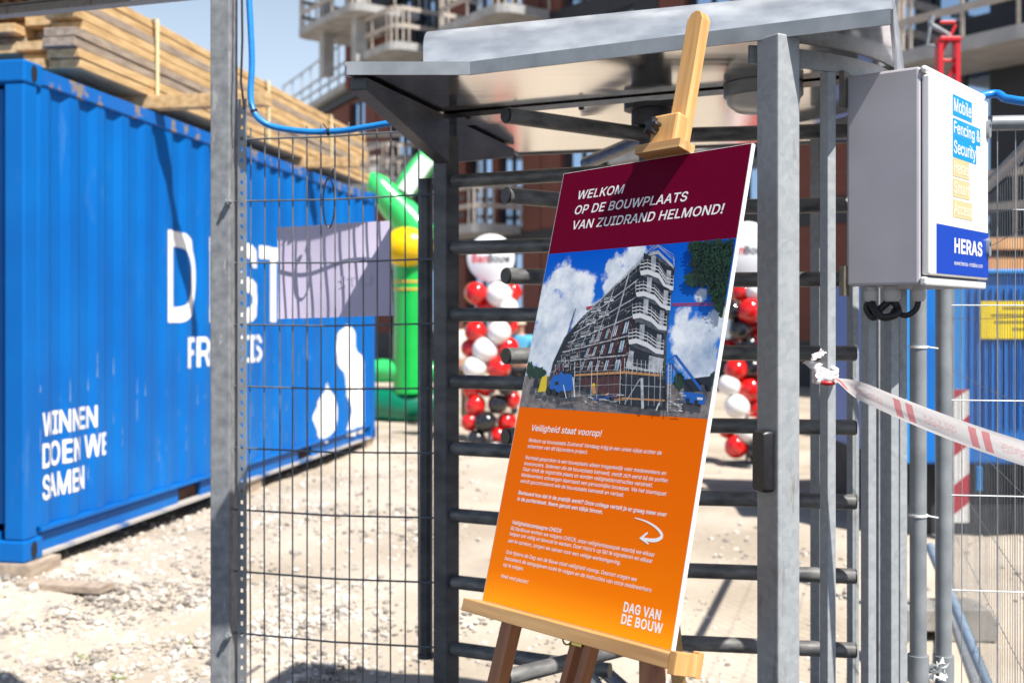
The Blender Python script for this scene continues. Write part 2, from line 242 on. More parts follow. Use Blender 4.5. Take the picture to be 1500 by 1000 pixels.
p|334|41,-112 41,298 88,298 88,251 93,251 108,272 135,293 147,298 163,301 180,302 204,300 226,294 246,283 264,269 279,251 291,230 300,206 305,178 307,148 305,118 300,91 291,66 279,45 264,27 246,13 226,2 204,-4 180,-6 163,-5 148,-2 136,3 108,25 93,46 89,46 89,-112;173,37 191,38 206,43 220,52 231,63 241,76 248,92 254,109 257,128 258,149 257,169 254,188 248,205 241,221 232,234 220,245 206,253 191,258 173,259 156,258 140,253 127,245 115,235 106,222 98,207 93,189 90,170 89,149 90,128 93,108 98,90 106,75 116,62 127,51 141,43 156,38
q|334|292,-112 244,-112 244,46 241,46 226,25 198,3 186,-2 171,-5 154,-6 130,-4 108,2 88,13 70,27 55,45 43,66 34,91 29,118 27,148 29,178 34,206 43,230 55,251 70,269 88,283 108,294 130,300 154,302 171,301 186,298 199,293 226,272 241,251 246,251 246,298 292,298;161,37 178,38 193,43 207,51 218,62 228,75 235,90 241,108 244,128 245,149 244,170 241,189 236,207 228,222 219,235 207,245 194,253 178,258 161,259 143,258 127,253 114,245 102,234 93,221 85,205 80,188 77,169 76,149 77,128 80,109 85,92 93,76 102,63 114,52 128,43 143,38
r|204|41,0 41,298 88,298 88,252 91,252 98,266 107,279 120,289 134,296 150,301 168,303 180,302 191,302 191,253 181,255 163,256 149,255 137,252 125,247 115,241 106,233 99,223 94,212 90,200 89,186 89,0
s|287|143,-6 123,-5 105,-2 88,3 73,10 60,19 49,30 39,43 32,57 28,74 74,84 79,69 87,57 98,47 111,41 126,37 143,36 162,37 178,42 192,49 203,58 209,69 211,81 210,91 206,99 200,107 191,113 180,118 167,122 117,134 93,141 72,151 57,164 46,178 39,196 37,215 38,232 43,247 51,261 62,273 75,283 90,291 108,297 127,301 147,302 167,301 184,298 200,293 213,286 225,277 235,267 255,228 211,218 206,229 199,239 191,248 179,256 165,260 147,261 131,260 116,256 103,249 93,240 87,230 85,218 87,208 91,199 97,191 135,175 180,165 205,157 225,147 241,135 252,120 258,103 260,84 259,67 254,51 246,37 234,24 221,14 204,5 186,-1 165,-5
t|179|160,298 160,257 5,257 5,298;51,370 99,370 99,77 100,65 103,55 107,48 113,43 122,40 134,39 146,40 159,42 168,1 151,-2 132,-3 109,-1 89,6 72,17 60,32 53,51 51,73
u|322|143,-4 124,-3 106,2 90,8 76,18 64,31 54,46 47,64 43,85 41,109 41,298 89,298 89,113 91,92 98,74 108,59 121,48 138,42 157,39 171,40 184,44 196,49 206,56 215,65 223,76 228,89 232,104 233,120 233,298 281,298 281,0 234,0 234,72 242,72 231,47 218,28 202,13 184,4 165,-2
v|306|128,0 14,298 66,298 130,122 147,68 162,16 145,16 159,68 176,122 240,298 292,298 178,0
w|446|108,0 18,298 68,298 105,168 121,107 138,32 130,32 146,106 162,168 198,298 249,298 284,168 300,107 316,32 308,32 325,106 341,168 377,298 428,298 338,0 290,0 251,135 239,177 228,220 217,266 228,266 218,221 206,177 195,135 156,0
x|298|16,0 135,172 134,134 23,298 79,298 116,240 141,199 163,162 138,162 159,199 183,240 221,298 277,298 164,133 164,168 281,0 226,0 181,67 157,107 136,143 161,143 140,107 117,67 72,0
y|306|37,-109 48,-67 56,-69 82,-70 102,-58 118,-28 128,-1 14,298 66,298 130,122 147,68 162,16 144,16 159,68 176,122 240,298 292,298 161,-46 139,-84 110,-107 72,-114 51,-112
z|299|33,0 33,36 200,251 200,254 38,254 38,298 261,298 261,260 99,47 99,44 266,44 266,0
!|154|53,126 50,400 104,400 100,126;77,-3 68,-2 59,1 52,7 46,14 42,23 41,32 42,42 46,50 52,57 59,63 68,67 77,68 87,67 95,63 102,57 108,50 112,42 113,32 112,23 108,14 102,7 95,1 87,-2
?|282|104,119 104,125 111,181 117,193 124,203 132,212 164,234 194,263 200,274 204,287 206,302 205,314 202,325 197,334 173,355 140,363 108,356 83,334 78,324 74,312 72,297 21,297 24,319 30,338 39,356 50,371 64,383 81,393 99,400 119,404 140,405 162,404 182,399 200,392 216,382 230,369 240,355 248,338 253,320 255,300 253,280 248,261 241,245 230,230 216,217 200,205 172,185 157,161 152,125 152,119;129,-3 119,-2 111,1 103,7 98,14 94,23 93,32 94,42 98,50 103,57 111,63 119,67 129,68 138,67 147,63 154,57 160,50 163,42 165,32 163,23 160,14 154,7 147,1 138,-2
.|148|75,-3 66,-2 57,1 50,7 44,14 40,23 39,32 40,42 44,50 50,58 57,64 66,67 75,68 84,67 93,64 100,58 106,50 110,42 111,32 110,23 106,14 100,7 93,1 84,-2
,|148|30,-94 53,56 108,56 66,-94
'|162|61,250 55,400 107,400 101,250
&|352|155,-5 130,-4 107,1 87,9 69,20 54,33 42,49 34,66 29,85 27,105 28,121 31,136 37,149 67,184 110,219 170,264 186,277 200,295 206,318 204,330 200,341 193,350 183,357 172,361 158,362 132,356 114,339 108,314 114,286 133,257 160,223 344,0 286,0 135,182 95,230 69,270 64,284 60,298 59,313 61,330 65,346 71,360 81,373 92,384 106,392 121,399 138,402 157,404 176,402 193,399 209,392 222,384 233,373 243,361 249,348 253,333 254,318 248,284 229,255 201,230 121,171 86,137 81,126 77,115 76,103 77,91 81,79 86,69 93,59 102,52 113,45 125,40 138,37 152,37 167,38 183,41 197,47 237,75 248,88 257,103 264,119 270,137 273,156 274,176 321,176 320,152 317,131 312,113 292,73 271,49 262,37 248,24 232,13 213,5 194,-1 174,-4
-|356|265,192 265,148 90,148 90,192
 |148|"""
GL_ = {}
for ln in GLYPHS.split('\n'):
    ch, ad, sp = ln[0], ln[2:].split('|')[0], ln[2:].split('|')[1]
    GL_[ch] = (int(ad)/400, [[tuple(int(t)/400 for t in q.split(',')) for q in c.split(' ')] for c in sp.split(';') if c])
def fatten(pts, w):      # move a contour outwards by w (glyph outlines run clockwise, holes the other way)
    n = len(pts); out = []
    for i in range(n):
        (ax, ay), (bx, by), (cx, cy) = pts[i-1], pts[i], pts[(i+1) % n]
        l1 = math.hypot(bx-ax, by-ay) or 1; l2 = math.hypot(cx-bx, cy-by) or 1
        n1 = (-(by-ay)/l1, (bx-ax)/l1); n2 = (-(cy-by)/l2, (cx-bx)/l2)
        k = max(.35, (1+n1[0]*n2[0]+n1[1]*n2[1]))
        out.append((bx+w*(n1[0]+n2[0])/k*FSGN, by+w*(n1[1]+n2[1])/k*FSGN))
    return out
_h = GL_['I'][1][0]; FSGN = -1 if sum(_h[i-1][0]*_h[i][1]-_h[i][0]*_h[i-1][1] for i in range(len(_h))) > 0 else 1
GC_ = {}
def glyph(ch, bold):
    if (ch, bold) not in GC_:
        vs, fs = [], []
        for pts in GL_[ch][1]:
            if bold: pts = fatten(pts, bold)
            fs.append(list(range(len(vs), len(vs)+len(pts)))); vs += [Vector(p) for p in pts]
        if vs:
            q = delaunay_2d_cdt(vs, [], fs, 0, 1e-5); pv = [tuple(p) for p in q[0]]; keep = []
            loops = [[tuple(vs[k]) for k in c] for c in fs]
            for t in q[2]:
                cx = sum(pv[k][0] for k in t)/len(t); cy = sum(pv[k][1] for k in t)/len(t); wn = 0
                for lp in loops:
                    for i in range(len(lp)):
                        (ax, ay), (bx, by) = lp[i-1], lp[i]
                        if (ay <= cy) != (by <= cy):
                            sd_ = (bx-ax)*(cy-ay)-(cx-ax)*(by-ay)
                            if by > ay and sd_ > 0: wn += 1
                            elif by <= ay and sd_ < 0: wn -= 1
                if wn: keep.append(list(t))
            GC_[ch, bold] = (pv, keep)
        else: GC_[ch, bold] = ([], [])
    return GC_[ch, bold]
def text_mesh(body, res=3, bold=0, shear=0):
    """flat text as (verts2d, faces), origin at left of the baseline, cap height 1, and its width"""
    x = 0; v = []; f = []
    for ch in body:
        gv, gf = glyph(ch, bold); b = len(v)
        v += [(x+p[0]+p[1]*shear, p[1]) for p in gv]; f += [[b+k for k in q] for q in gf]
        x += GL_[ch][0]+bold*1.2
    x0 = min(p[0] for p in v)
    v = [(p[0]-x0, p[1]) for p in v]
    return v, f, max(p[0] for p in v)

# ------------------------------------------------------------------ materials
GALV = mat('galvanised_steel', (.27,.29,.31), (.40,.42,.435), rough=.55, metal=.12, scale=75, kind='vor', lo=.1, hi=.95, rvar=.1, spec=.35, stain=((.15,.115,.08), (22,22,5), .56, .72, .6))
GALV2 = mat('galvanised_tube', (.23,.25,.27), (.34,.36,.38), rough=.42, metal=.3, scale=14, lo=.3, hi=.7, rvar=.1)
GALVD = mat('dark_galvanised', (.042,.046,.055), (.115,.118,.128), rough=.45, metal=.2, scale=9, detail=8, stretch=(1,1,2.5), lo=.3, hi=.7)  # dark bluish galvanised tone, streaked lengthwise
STEEL = mat('brushed_stainless', (.72,.70,.67), (.86,.84,.81), rough=.13, metal=1, scale=3, stretch=(1,25,25), detail=6, rvar=.08)
WIRE = mat('shade_toned_wire', (.10,.115,.135), (.17,.185,.20), rough=.45, metal=.2, scale=20)  # galvanised wire, darkened and blued in its colour to stand in for shade
GALVM = mat('shade_toned_galvanised', (.16,.17,.185), (.29,.30,.315), rough=.55, metal=.12, scale=30, detail=9, lo=.3, hi=.7, spec=.35, stain=((.40,.40,.39), (25,25,7), .60, .66, .7))  # galvanised copy with shade put into its colour, offsets sun on the gate post
ALU = mat('aluminium_lid', (.42,.44,.47), (.66,.68,.70), rough=.38, metal=.5, scale=9, detail=9, stretch=(1,1,3), rvar=.2)
RUST = mat('rusty_bracket', (.12,.10,.08), (.33,.30,.27), rough=.6, metal=.3, scale=12)
ARMM = mat('worn_arm_steel', (.07,.072,.078), (.25,.245,.235), rough=.42, metal=.25, scale=16, detail=10, stretch=(1,1,3), lo=.3, hi=.72, rvar=.12)
BLACK = mat('black_plastic', (.012,.012,.014), (.02,.02,.022), rough=.38, scale=40)
RUBBER = mat('black_cable', (.01,.01,.011), rough=.5)
CBLUE = mat('blue_container_paint', (.0,.105,.40), (.0,.135,.47), rough=.5, spec=.22, scale=1.4, detail=9, bump=.04, bscale=6, stain=((.06,.19,.46), (7,7,1.6), .58, .74, .5))
CRAIL = mat('chipped_blue_paint', (.0,.12,.46), (.24,.20,.17), rough=.55, scale=9, detail=10, lo=.56, hi=.62)
WHITEP = mat('white_lettering_paint', (.86,.86,.86), (.78,.79,.80), rough=.5, scale=3)
WOOD = mat('construction_timber', (.46,.28,.12), (.74,.51,.26), rough=.75, scale=2.2, detail=10, stretch=(9,.9,14), rnd=.38, lo=.3, hi=.62)
WOODG = mat('greyed_timber', (.26,.20,.16), (.42,.34,.26), rough=.8, scale=4, detail=8, stretch=(6,1,10), rnd=.25)
EASEL = mat('easel_beech', (.52,.26,.08), (.74,.44,.18), rough=.42, scale=7, detail=8, stretch=(7,7,.45), lo=.3, hi=.7, bump=.03, bscale=20)
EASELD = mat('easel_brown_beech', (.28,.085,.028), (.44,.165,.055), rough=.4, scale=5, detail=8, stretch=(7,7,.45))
EASELT = mat('easel_tray_beech', (.44,.23,.085), (.64,.38,.16), rough=.45, scale=7, detail=8, stretch=(.45,7,7), bump=.03, bscale=20)
CABLEB = mat('blue_hose', (.01,.20,.62), (.015,.24,.70), rough=.35, scale=40)

# ------------------------------------------------------------------ ground
def gh(x, y):
    h = .17*smooth(4.7, 6.2, y)
    h += .035*math.sin(x*1.7+.6)*math.sin(y*1.3)*smooth(4, 6, y) * (1 if y < 30 else 0)
    return h
def axis(knots):
    out = []
    for a, b, st in knots:
        n = max(1, int(round((b-a)/st))); out += [a+(b-a)*i/n for i in range(n)]
    out.append(knots[-1][1]); return out
xs = axis([(-900,-60,210), (-60,-8,6), (-8,6,.2), (6,60,6), (60,900,210)])
ys = axis([(-600,-40,140), (-40,0,5), (0,3.5,.5), (3.5,14,.18), (14,40,2), (40,1500,240)])
vs = []; fs = []
nx = len(xs)
for y in ys:
    for x in xs:
        j = random.uniform(-.012, .012) if (-8 < x < 6 and 3.5 < y < 14) else 0
        vs.append((x, y, gh(x, y)+j))
for j in range(len(ys)-1):
    for i in range(nx-1): fs.append((j*nx+i, j*nx+i+1, (j+1)*nx+i+1, (j+1)*nx+i))
g = MB(); g.add(vs, fs)
SAND = mat('sandy_ground', (.33,.28,.222), (.47,.41,.342), rough=.95, scale=1.1, detail=11, lo=.33, hi=.66, bump=.6, bscale=14, spec=.1)
tag(g.build('ground', SAND, smooth=True), kind='structure')
DKSHEET = mat('bounce_cutting_dark', (.035,.036,.04), (.06,.06,.065), rough=.9, scale=30, detail=8, bump=.2, bscale=120)
m = MB(); m.add([(-40,-40,.006),(40,-40,.006),(40,3.75,.006),(-40,3.75,.006)], [(0,1,2,3)]); tag(m.build('unseen_dark_sheet', DKSHEET), kind='structure')  # dark sheet added out of view to cut light bouncing off the ground
# pebbles: too many to count
pb = MB()
ico = bmesh.new(); bmesh.ops.create_icosphere(ico, subdivisions=1, radius=1)
IV = [v.co.copy() for v in ico.verts]; IF = [[v.index for v in f.verts] for f in ico.faces]; ico.free()
def pebbles(n, x0, x1, y0, y1, s0, s1, dens=None):
    for _ in range(n):
        x, y = random.uniform(x0, x1), random.uniform(y0, y1)
        if dens and random.random() > dens(x, y): continue
        s = s0*(s1/s0)**(random.random()**2)
        m = Matrix.Rotation(random.random()*6.3, 3, 'Z') @ Matrix.Rotation(random.uniform(-.5,.5), 3, 'X')
        sc = Vector((s, s*random.uniform(.6,1), s*random.uniform(.35,.7)))
        z = gh(x, y)+sc.z*.3
        pb.add([m @ Vector((v.x*sc.x*random.uniform(.8,1.15), v.y*sc.y*random.uniform(.8,1.15), v.z*sc.z*random.uniform(.8,1.15)))+Vector((x, y, z)) for v in IV], IF)
clump = lambda x, y: .25+.75*max(0, math.sin(x*2.3+y*1.1)*math.sin(y*1.9-x*.7)+.35)
pebbles(9000, -3.6, -.6, 4.4, 8.5, .007, .030, clump)
pebbles(5600, -3.0, -.8, 4.35, 6.2, .007, .025)
pebbles(2600, -2.8, -.2, 7, 13, .008, .028, clump)
pebbles(1500, -1.6, 1.0, 4.5, 5.8, .008, .022)
pebbles(260, -.6, 3.2, 4.5, 12, .006, .016)
pebbles(700, 1.2, 3.6, 4.4, 8, .01, .03, clump)
pebbles(14, -3.4, -1, 4.8, 7, .04, .06)
PEB = mat('pebble_stone', (.30,.265,.235), (.56,.52,.475), rough=.9, scale=6, rnd=.5, spec=.2)
tag(pb.build('pebbles', PEB), kind='stuff')
# small weeds in the gravel
wd = MB()
for cx, cy, n in ((-1.95,5.15,4), (-1.72,4.95,4), (-2.62,5.8,3), (-1.55,5.3,3)):
    for _ in range(n*3):
        a = random.random()*6.3; r = random.random()*.06; q = Vector((cx+r*math.cos(a), cy+r*math.sin(a), 0)); q.z = gh(q.x, q.y)
        t = Vector((math.cos(a), math.sin(a), random.uniform(.5,1.5)))*random.uniform(.008,.018); w = Vector((-math.sin(a), math.cos(a), 0))*.005
        wd.add([q-w, q+w, q+t*.6+w*1.4, q+t, q+t*.6-w*1.4], [(0,1,2,3,4)])
tag(wd.build('weeds', mat('weed_green', (.12,.17,.03), (.22,.27,.07), rough=.7, scale=20)), kind='stuff')

# ------------------------------------------------------------------ blue shipping container
CN = Vector((-2.668, 6.12, 0)); CD = Vector((.168, .9857, 0)).normalized(); CW = Vector((-CD.y, CD.x, 0))  # along, and to the left
CL, CH, CB, CWID = 6.66, 2.75, .268, 2.44
def cpt(t, z, inn=0): return CN + CD*t + CW*inn + Vector((0, 0, z))
def side_tz(px, py):
    k = (px-750)/F
    t = (CN.x - k*CN.y)/(k*CD.y - CD.x); d = CN.y+CD.y*t
    return t, CZ-(py-468)/F*d
PT = .30; BR = [0, .085, .15, .235, .30]; DEP = .024
PH = .17
def prof(t):
    u = (t-PH) % PT
    if u < .085: return .012
    if u < .15: return .012+DEP*(u-.085)/.065
    if u < .235: return .012+DEP
    return .012+DEP*(1-(u-.235)/.065)
cont = thing('shipping_container', 'blue corrugated shipping container with white lettering and timber piled on its roof', 'container', cpt(CL/2, CB, CWID/2))
brk = [.12, PH]
k = 0
while brk[-1] < CL-.13:
    base = PH+k*PT
    brk += [b for b in (base+.085, base+.15, base+.235, base+.30) if b < CL-.13]
    k += 1
    if base+.30 >= CL-.13: break
brk = sorted(set(round(b, 4) for b in brk))+[CL-.12]
zb, zt = CB+.17, CB+CH-.10
m = MB()
for t in brk: m.add([], []); m.v += [cpt(t, zb, prof(t)), cpt(t, zt, prof(t))]
for i in range(len(brk)-1): m.f.append([2*i, 2*i+2, 2*i+3, 2*i+1]); m.m.append(0)
# far long side and roof and the short ends behind it
m.add([cpt(.05, CB+.1, CWID-.03), cpt(CL-.05, CB+.1, CWID-.03), cpt(CL-.05, CB+CH-.05, CWID-.03), cpt(.05, CB+CH-.05, CWID-.03)], [(0,1,2,3)])
m.add([cpt(CL-.05, CB+.1, .05), cpt(CL-.05, CB+.1, CWID-.05), cpt(CL-.05, CB+CH-.05, CWID-.05), cpt(CL-.05, CB+CH-.05, .05)], [(0,1,2,3)])
m.add([cpt(.03, CB+CH-.03, .03), cpt(CL-.03, CB+CH-.03, .03), cpt(CL-.03, CB+CH-.03, CWID-.03), cpt(.03, CB+CH-.03, CWID-.03)], [(0,1,2,3)])
m.add([cpt(.03, CB+.12, .03), cpt(CL-.03, CB+.12, .03), cpt(CL-.03, CB+.12, CWID-.03), cpt(.03, CB+.12, CWID-.03)], [(0,1,2,3)])
m.build('wall', CBLUE, cont)
# end doors facing the camera side
m = MB()
for i in range(2):
    a = .16+i*1.07; 
    m.hexa([cpt(.06, CB+.2, a), cpt(.10, CB+.2, a), cpt(.10, CB+.2, a+1.05), cpt(.06, CB+.2, a+1.05), cpt(.06, CB+CH-.14, a), cpt(.10, CB+CH-.14, a), cpt(.10, CB+CH-.14, a+1.05), cpt(.06, CB+CH-.14, a+1.05)])
m.build('door', CBLUE, cont, bevel=.006)
m = MB()
for a in (.45, .85, 1.6, 2.0): m.tube([cpt(.03, CB+.2, a), cpt(.03, CB+CH-.12, a)], .018, 8)
m.build('locking_bar', GALV2, cont, smooth=True)
def cbox(m, t0, t1, z0, z1, i0, i1):
    m.hexa([cpt(t0, z0, i0), cpt(t1, z0, i0), cpt(t1, z0, i1), cpt(t0, z0, i1), cpt(t0, z1, i0), cpt(t1, z1, i0), cpt(t1, z1, i1), cpt(t0, z1, i1)])
for t0, t1 in ((0, .125), (CL-.125, CL)):
    for i0, i1 in ((0, .12), (CWID-.12, CWID)):
        m = MB(); cbox(m, t0, t1, CB+.12, CB+CH-.12, i0, i1); m.build('corner_post', CBLUE, cont, bevel=.012)
hole = mat('dark_casting_hole', (.01,.012,.02), rough=.8)
for t0, t1 in ((-.008, .17), (CL-.17, CL+.008)):
    for z0, z1 in ((CB, CB+.12), (CB+CH-.12, CB+CH+.006)):
        for i0, i1 in ((-.008, .16), (CWID-.16, CWID+.008)):
            m = MB(); cbox(m, t0, t1, z0, z1, i0, i1)
            c = m.build('corner_casting', CBLUE, cont, bevel=.012)
            if i0 < 0:
                h = MB(); tm = (t0+t1)/2; zm = (z0+z1)/2
                pts = []
                for q in range(16):
                    a = q*math.pi/8; pts.append(cpt(tm+.028*math.cos(a), zm+.04*math.sin(a)+(.008 if math.sin(a) > 0 else -.008), i0-.003))
                h.add(pts, [tuple(range(16))]); h.build('twistlock_hole', hole, c)
m = MB(); cbox(m, .17, CL-.17, CB+CH-.10, CB+CH-.012, .002, .07); m.build('top_rail', CRAIL, cont, bevel=.006)
m = MB(); cbox(m, .17, CL-.17, CB+CH-.10, CB+CH-.012, CWID-.07, CWID-.002); m.build('top_rail', CRAIL, cont)
m = MB(); cbox(m, .02, .10, CB+CH-.12, CB+CH-.01, .16, CWID-.16); m.build('header', CBLUE, cont)
m = MB(); cbox(m, .02, .10, CB+.02, CB+.16, .16, CWID-.16); m.build('sill', CBLUE, cont)
# bottom rail with pale worn lower flange and fork pockets
m = MB()
pk = [(1.9, 2.26), (4.3, 4.66)]
cuts = [.17, pk[0][0], pk[0][1], pk[1][0], pk[1][1], CL-.17]
for a, b in ((0,1), (2,3), (4,5)): cbox(m, cuts[a], cuts[b], CB+.024, CB+.14, .035, .06)
cbox(m, .17, CL-.17, CB+.14, CB+.168, .0, .07)
m.build('bottom_rail', CBLUE, cont, bevel=.004)
m = MB(); cbox(m, .17, CL-.17, CB+.005, CB+.024, -.004, .09); m.build('bottom_flange', mat('worn_flange', (.06,.13,.30), (.42,.40,.38), rough=.7, scale=4, detail=8, lo=.35, hi=.5), cont)
PKM = mat('rusty_pocket', (.03,.015,.01), (.12,.05,.03), rough=.9, scale=6)
for a, b in pk:
    m = MB(); cbox(m, a, b, CB+.026, CB+.138, .075, .6); m.build('fork_pocket', PKM, cont)
# lettering: flat letters cut at every fold of the corrugation and laid onto it
def on_side(polys, name):
    bm = bmesh.new()
    for vv, ff in polys:
        nv = [bm.verts.new((t, 0, z)) for t, z in vv]
        for f in ff:
            try: bm.faces.new([nv[i] for i in f])
            except ValueError: pass
    lo = min(v.co.x for v in bm.verts); hi = max(v.co.x for v in bm.verts)
    for b in brk:
        if lo < b < hi:
            bmesh.ops.bisect_plane(bm, geom=bm.verts[:]+bm.edges[:]+bm.faces[:], plane_co=(b, 0, 0), plane_no=(1, 0, 0), dist=1e-6)
    inv = wm(cont).inverted()
    for v in bm.verts: v.co = inv @ cpt(v.co.x, v.co.z, prof(v.co.x)-.003)
    me = bpy.data.meshes.new(name); bm.to_mesh(me); bm.free(); me.materials.append(WHITEP)
    o = bpy.data.objects.new(name, me); COL.objects.link(o); o.parent = cont; return o
def fit(body, t0, t1, z0, z1, bold=.02):
    v, f, w = text_mesh(body, 4, bold)
    top = max(q[1] for q in v); bot = min(0, 0)
    return [(t0+(t1-t0)*x/w, z0+(z1-z0)*min(y, 9)) for x, y in v], f
on_side([fit('D', 1.69, 2.17, 1.60, 2.205, .035), fit('I', 2.36, 2.49, 1.60, 2.205, .035), fit('S', 2.72, 3.33, 1.60, 2.205, .035), fit('T', 3.37, 3.95, 1.60, 2.205, .035)], 'lettering')
on_side([fit('FRO', 2.0, 2.60, 1.255, 1.465, .03), fit('NTIS', 2.70, 3.42, 1.255, 1.465, .03)], 'lettering')
on_side([fit('WINNEN', .19, .77, .945, 1.07, .035), fit('DOEN WE', .19, .90, .765, .895, .035), fit('SAMEN', .19, .66, .585, .715, .035)], 'lettering')
fl1 = [(945,40),(985,80),(995,170),(1030,220),(1032,560),(985,580),(940,585),(970,500),(970,420),(940,370),(935,280),(900,220),(888,150),(905,100),(935,60)]
fl2 = [(848,315),(880,370),(905,470),(885,560),(850,625),(820,590),(785,520),(785,470),(815,420),(840,370)]
def rnd_poly(pp, it=2):
    for _ in range(it):
        q = []
        for i in range(len(pp)):
            a, b = pp[i], pp[(i+1) % len(pp)]
            q += [(a[0]*.75+b[0]*.25, a[1]*.75+b[1]*.25), (a[0]*.25+b[0]*.75, a[1]*.25+b[1]*.75)]
        pp = q
    return pp
fp = []
for pl in (fl1, fl2):
    q = [side_tz(220+x/3.26, 460+y/3.26) for x, y in rnd_poly(pl)]
    fp.append((q, [list(range(len(q)))]))
on_side(fp, 'flame_emblem')
# wear: pale scratches low on the folds
ws = MB()
for t in [b for i, b in enumerate(brk) if i % 4 in (0, 1)]:
    for _ in range(2):
        z = random.uniform(.5, 1.3); h = random.uniform(.02, .16); w = random.uniform(.003, .009)
        p = prof(t)-.002; ws.add([cpt(t-w, z, p), cpt(t+w, z, p), cpt(t+w*.4, z+h, p), cpt(t-w*.6, z+h*.8, p)], [(0,1,2,3)])
ws.build('paint_scratches', mat('scratched_paint', (.06,.19,.50), (.16,.30,.56), rough=.6, scale=30), cont)['kind'] = 'stuff'
# packing timbers under it
for t, w in ((.02, .24), (3.2, .2), (6.45, .22)):
    q = cpt(t+.1, 0, .3)
    z0 = .10
    m = MB(); cbox(m, t-.05, t+w, z0, CB-.001, -.06 if t < 1 else .02, CWID)
    o = m.build('bearer_timber', WOODG)
    tag(o, {.02:'grey timber packing under the near end of the blue container', 3.2:'timber packing under the middle of the blue container', 6.45:'timber packing under the far end of the blue container'}[t], 'timber', 'packing timbers under the container')
q = P(95,845,5.95); m = MB(); m.box((q.x, q.y, gh(q.x, q.y)+.02), (.50,.13,.032), R(-12))
tag(m.build('loose_plank', WOODG), 'short grey board lying on the gravel before the container corner', 'plank')

# ------------------------------------------------------------------ timber on the container roof
TZ = CB+CH+.1
bund = thing('timber_bundle', 'long bundle of sawn planks strapped together on top of the blue container', 'timber', cpt(3.6, TZ, 1.2))
crs = CB+CH
for lay in range(9):
    for c in range(10):
        t0 = .62+random.uniform(-.06, .06)+(.35 if lay >= 7 else 0)+(random.uniform(0, .25) if c else 0)
        t1 = 6.5+random.uniform(-.05, .05)
        i0 = .04+c*.222+random.uniform(-.006, .006)+(.02 if lay >= 7 else 0); z0 = TZ+lay*.0595
        m = MB(); cbox(m, t0, t1, z0, z0+.0555, i0, i0+.212)
        o = m.build('plank', WOODG if (c == 0 and lay in (3, 6)) or random.random() < .2 else WOOD, bund, bevel=.004)
ST = mat('cream_strap', (.75,.68,.42), rough=.6)
for t in (1.55, 3.55, 5.2):
    m = MB(); cbox(m, t, t+.035, TZ-.004, TZ+9*.0595+.002, .020, .026); cbox(m, t, t+.035, TZ+9*.0595, TZ+9*.0595+.004, .026, 2.25); m.build('strap', ST, bund)
for nm, t, out, lb in ((0, 1.47, .80, 'nearer square timber sticking out under the plank bundle and throwing a shadow on the container'), (1, 4.45, .48, 'farther square timber sticking out under the plank bundle above the container')):
    m = MB(); cbox(m, t, t+.10, crs+.008, TZ-.001, -out, 2.4); tag(m.build('cross_timber', WOOD, bevel=.004), lb, 'timber', 'bearers under the plank bundle')

# ------------------------------------------------------------------ gate post, overhead beam and roof
gx, gy = -.905, 3.52
gp = thing('gate_post', 'tall square galvanised gate post left of the wire mesh panel', 'post', (gx, gy, 0))
a = math.atan2(-.271, .9625)
m = MB(); m.box((gx, gy, 1.5), (.064, .07, 3.0), a+R(8)); m.build('post', GALVM, gp, bevel=.004)
m = MB()
ux = Vector((.9625, -.271, 0)); uy = Vector((.271, .9625, 0))
c0 = Vector((gx, gy, 0))+ux*.060+uy*.004
# perforated strip: a row of plates between holes
zz = 0.0; prf = MB()
HW = .005
prf.bar(c0+ux*-.0095, c0+ux*-.0095+Vector((0,0,2.29)), .009, .004, up=uy)
prf.bar(c0+ux*.0105, c0+ux*.0105+Vector((0,0,2.29)), .011, .004, up=uy)
while zz < 2.27:
    prf.bar(c0+Vector((0,0,zz)), c0+Vector((0,0,zz+.022)), .0102, .004, up=uy); zz += .0345
prf.build('perforated_strip', GALV2, gp)
for zb_ in (1.965, .62):
    m = MB(); q = Vector((gx, gy, zb_))+ux*.036-uy*.033; m.tube([q, q-uy*.016], .011, 6); m.tube([q-uy*.016, q-uy*.026], .006, 8); m.build('bolt', GALV2, gp)
m = MB(); q0 = Vector((gx, gy, 1.0))-ux*.036; m.box((q0.x, q0.y, 1.24), (.006, .03, .34), a); m.build('latch_strip', BLACK, gp)
# painted pink mark
beam = thing('overhead_beam', 'galvanised channel beam crossing the upper left corner', 'beam', P(130, 18, 3.6))
A0, A1 = P(-260, 46, 4.4), P(316, -13, 3.52)
m = MB(); m.bar(A0, A1, .05, .030); m.build('channel', GALV, beam, bevel=.003)
m = MB(); dd = (A1-A0).normalized(); m.bar(A0+Vector((0,0,.019)), A1+Vector((0,0,.019)), .06, .005); m.build('flange', GALV2, beam)
# corrugated roof resting on the beam
roof = MB(); n = 120; Ld = (A0-P(208,-4,3.66)).length
base = P(208, -2, 3.66); dl = (A0-base).normalized(); up = Vector((0, 0, 1)); back = Vector((-.15, -1, .05)).normalized()
vv = []
for i in range(n+1):
    s_ = i/n*1.5; z = .022*math.sin(s_/.062*2*math.pi)
    p = base+dl*s_+up*(.046+z); vv += [p-back*.08, p+back*1.3, p-back*.08+up*.004, p+back*1.3+up*.004]
ff = []
for i in range(n): b = 4*i; ff += [(b, b+4, b+5, b+1), (b+2, b+3, b+7, b+6), (b, b+2, b+6, b+4)]
roof.add(vv, ff)
tag(roof.build('corrugated_roof', mat('orange_brown_sheet', (.30,.14,.05), (.62,.34,.12), rough=.5, scale=5, detail=7), smooth=True), 'rusty orange corrugated roof sheet resting on the overhead beam', 'roof')
# thin black cable down the post
m = MB(); m.tube([P(354,-40,3.47), P(355,60,3.46), P(353,120,3.45), P(358,160,3.45)], .0035, 8)
tag(m.build('thin_cable', RUBBER, smooth=True), 'thin black cable hanging down beside the gate post', 'cable')

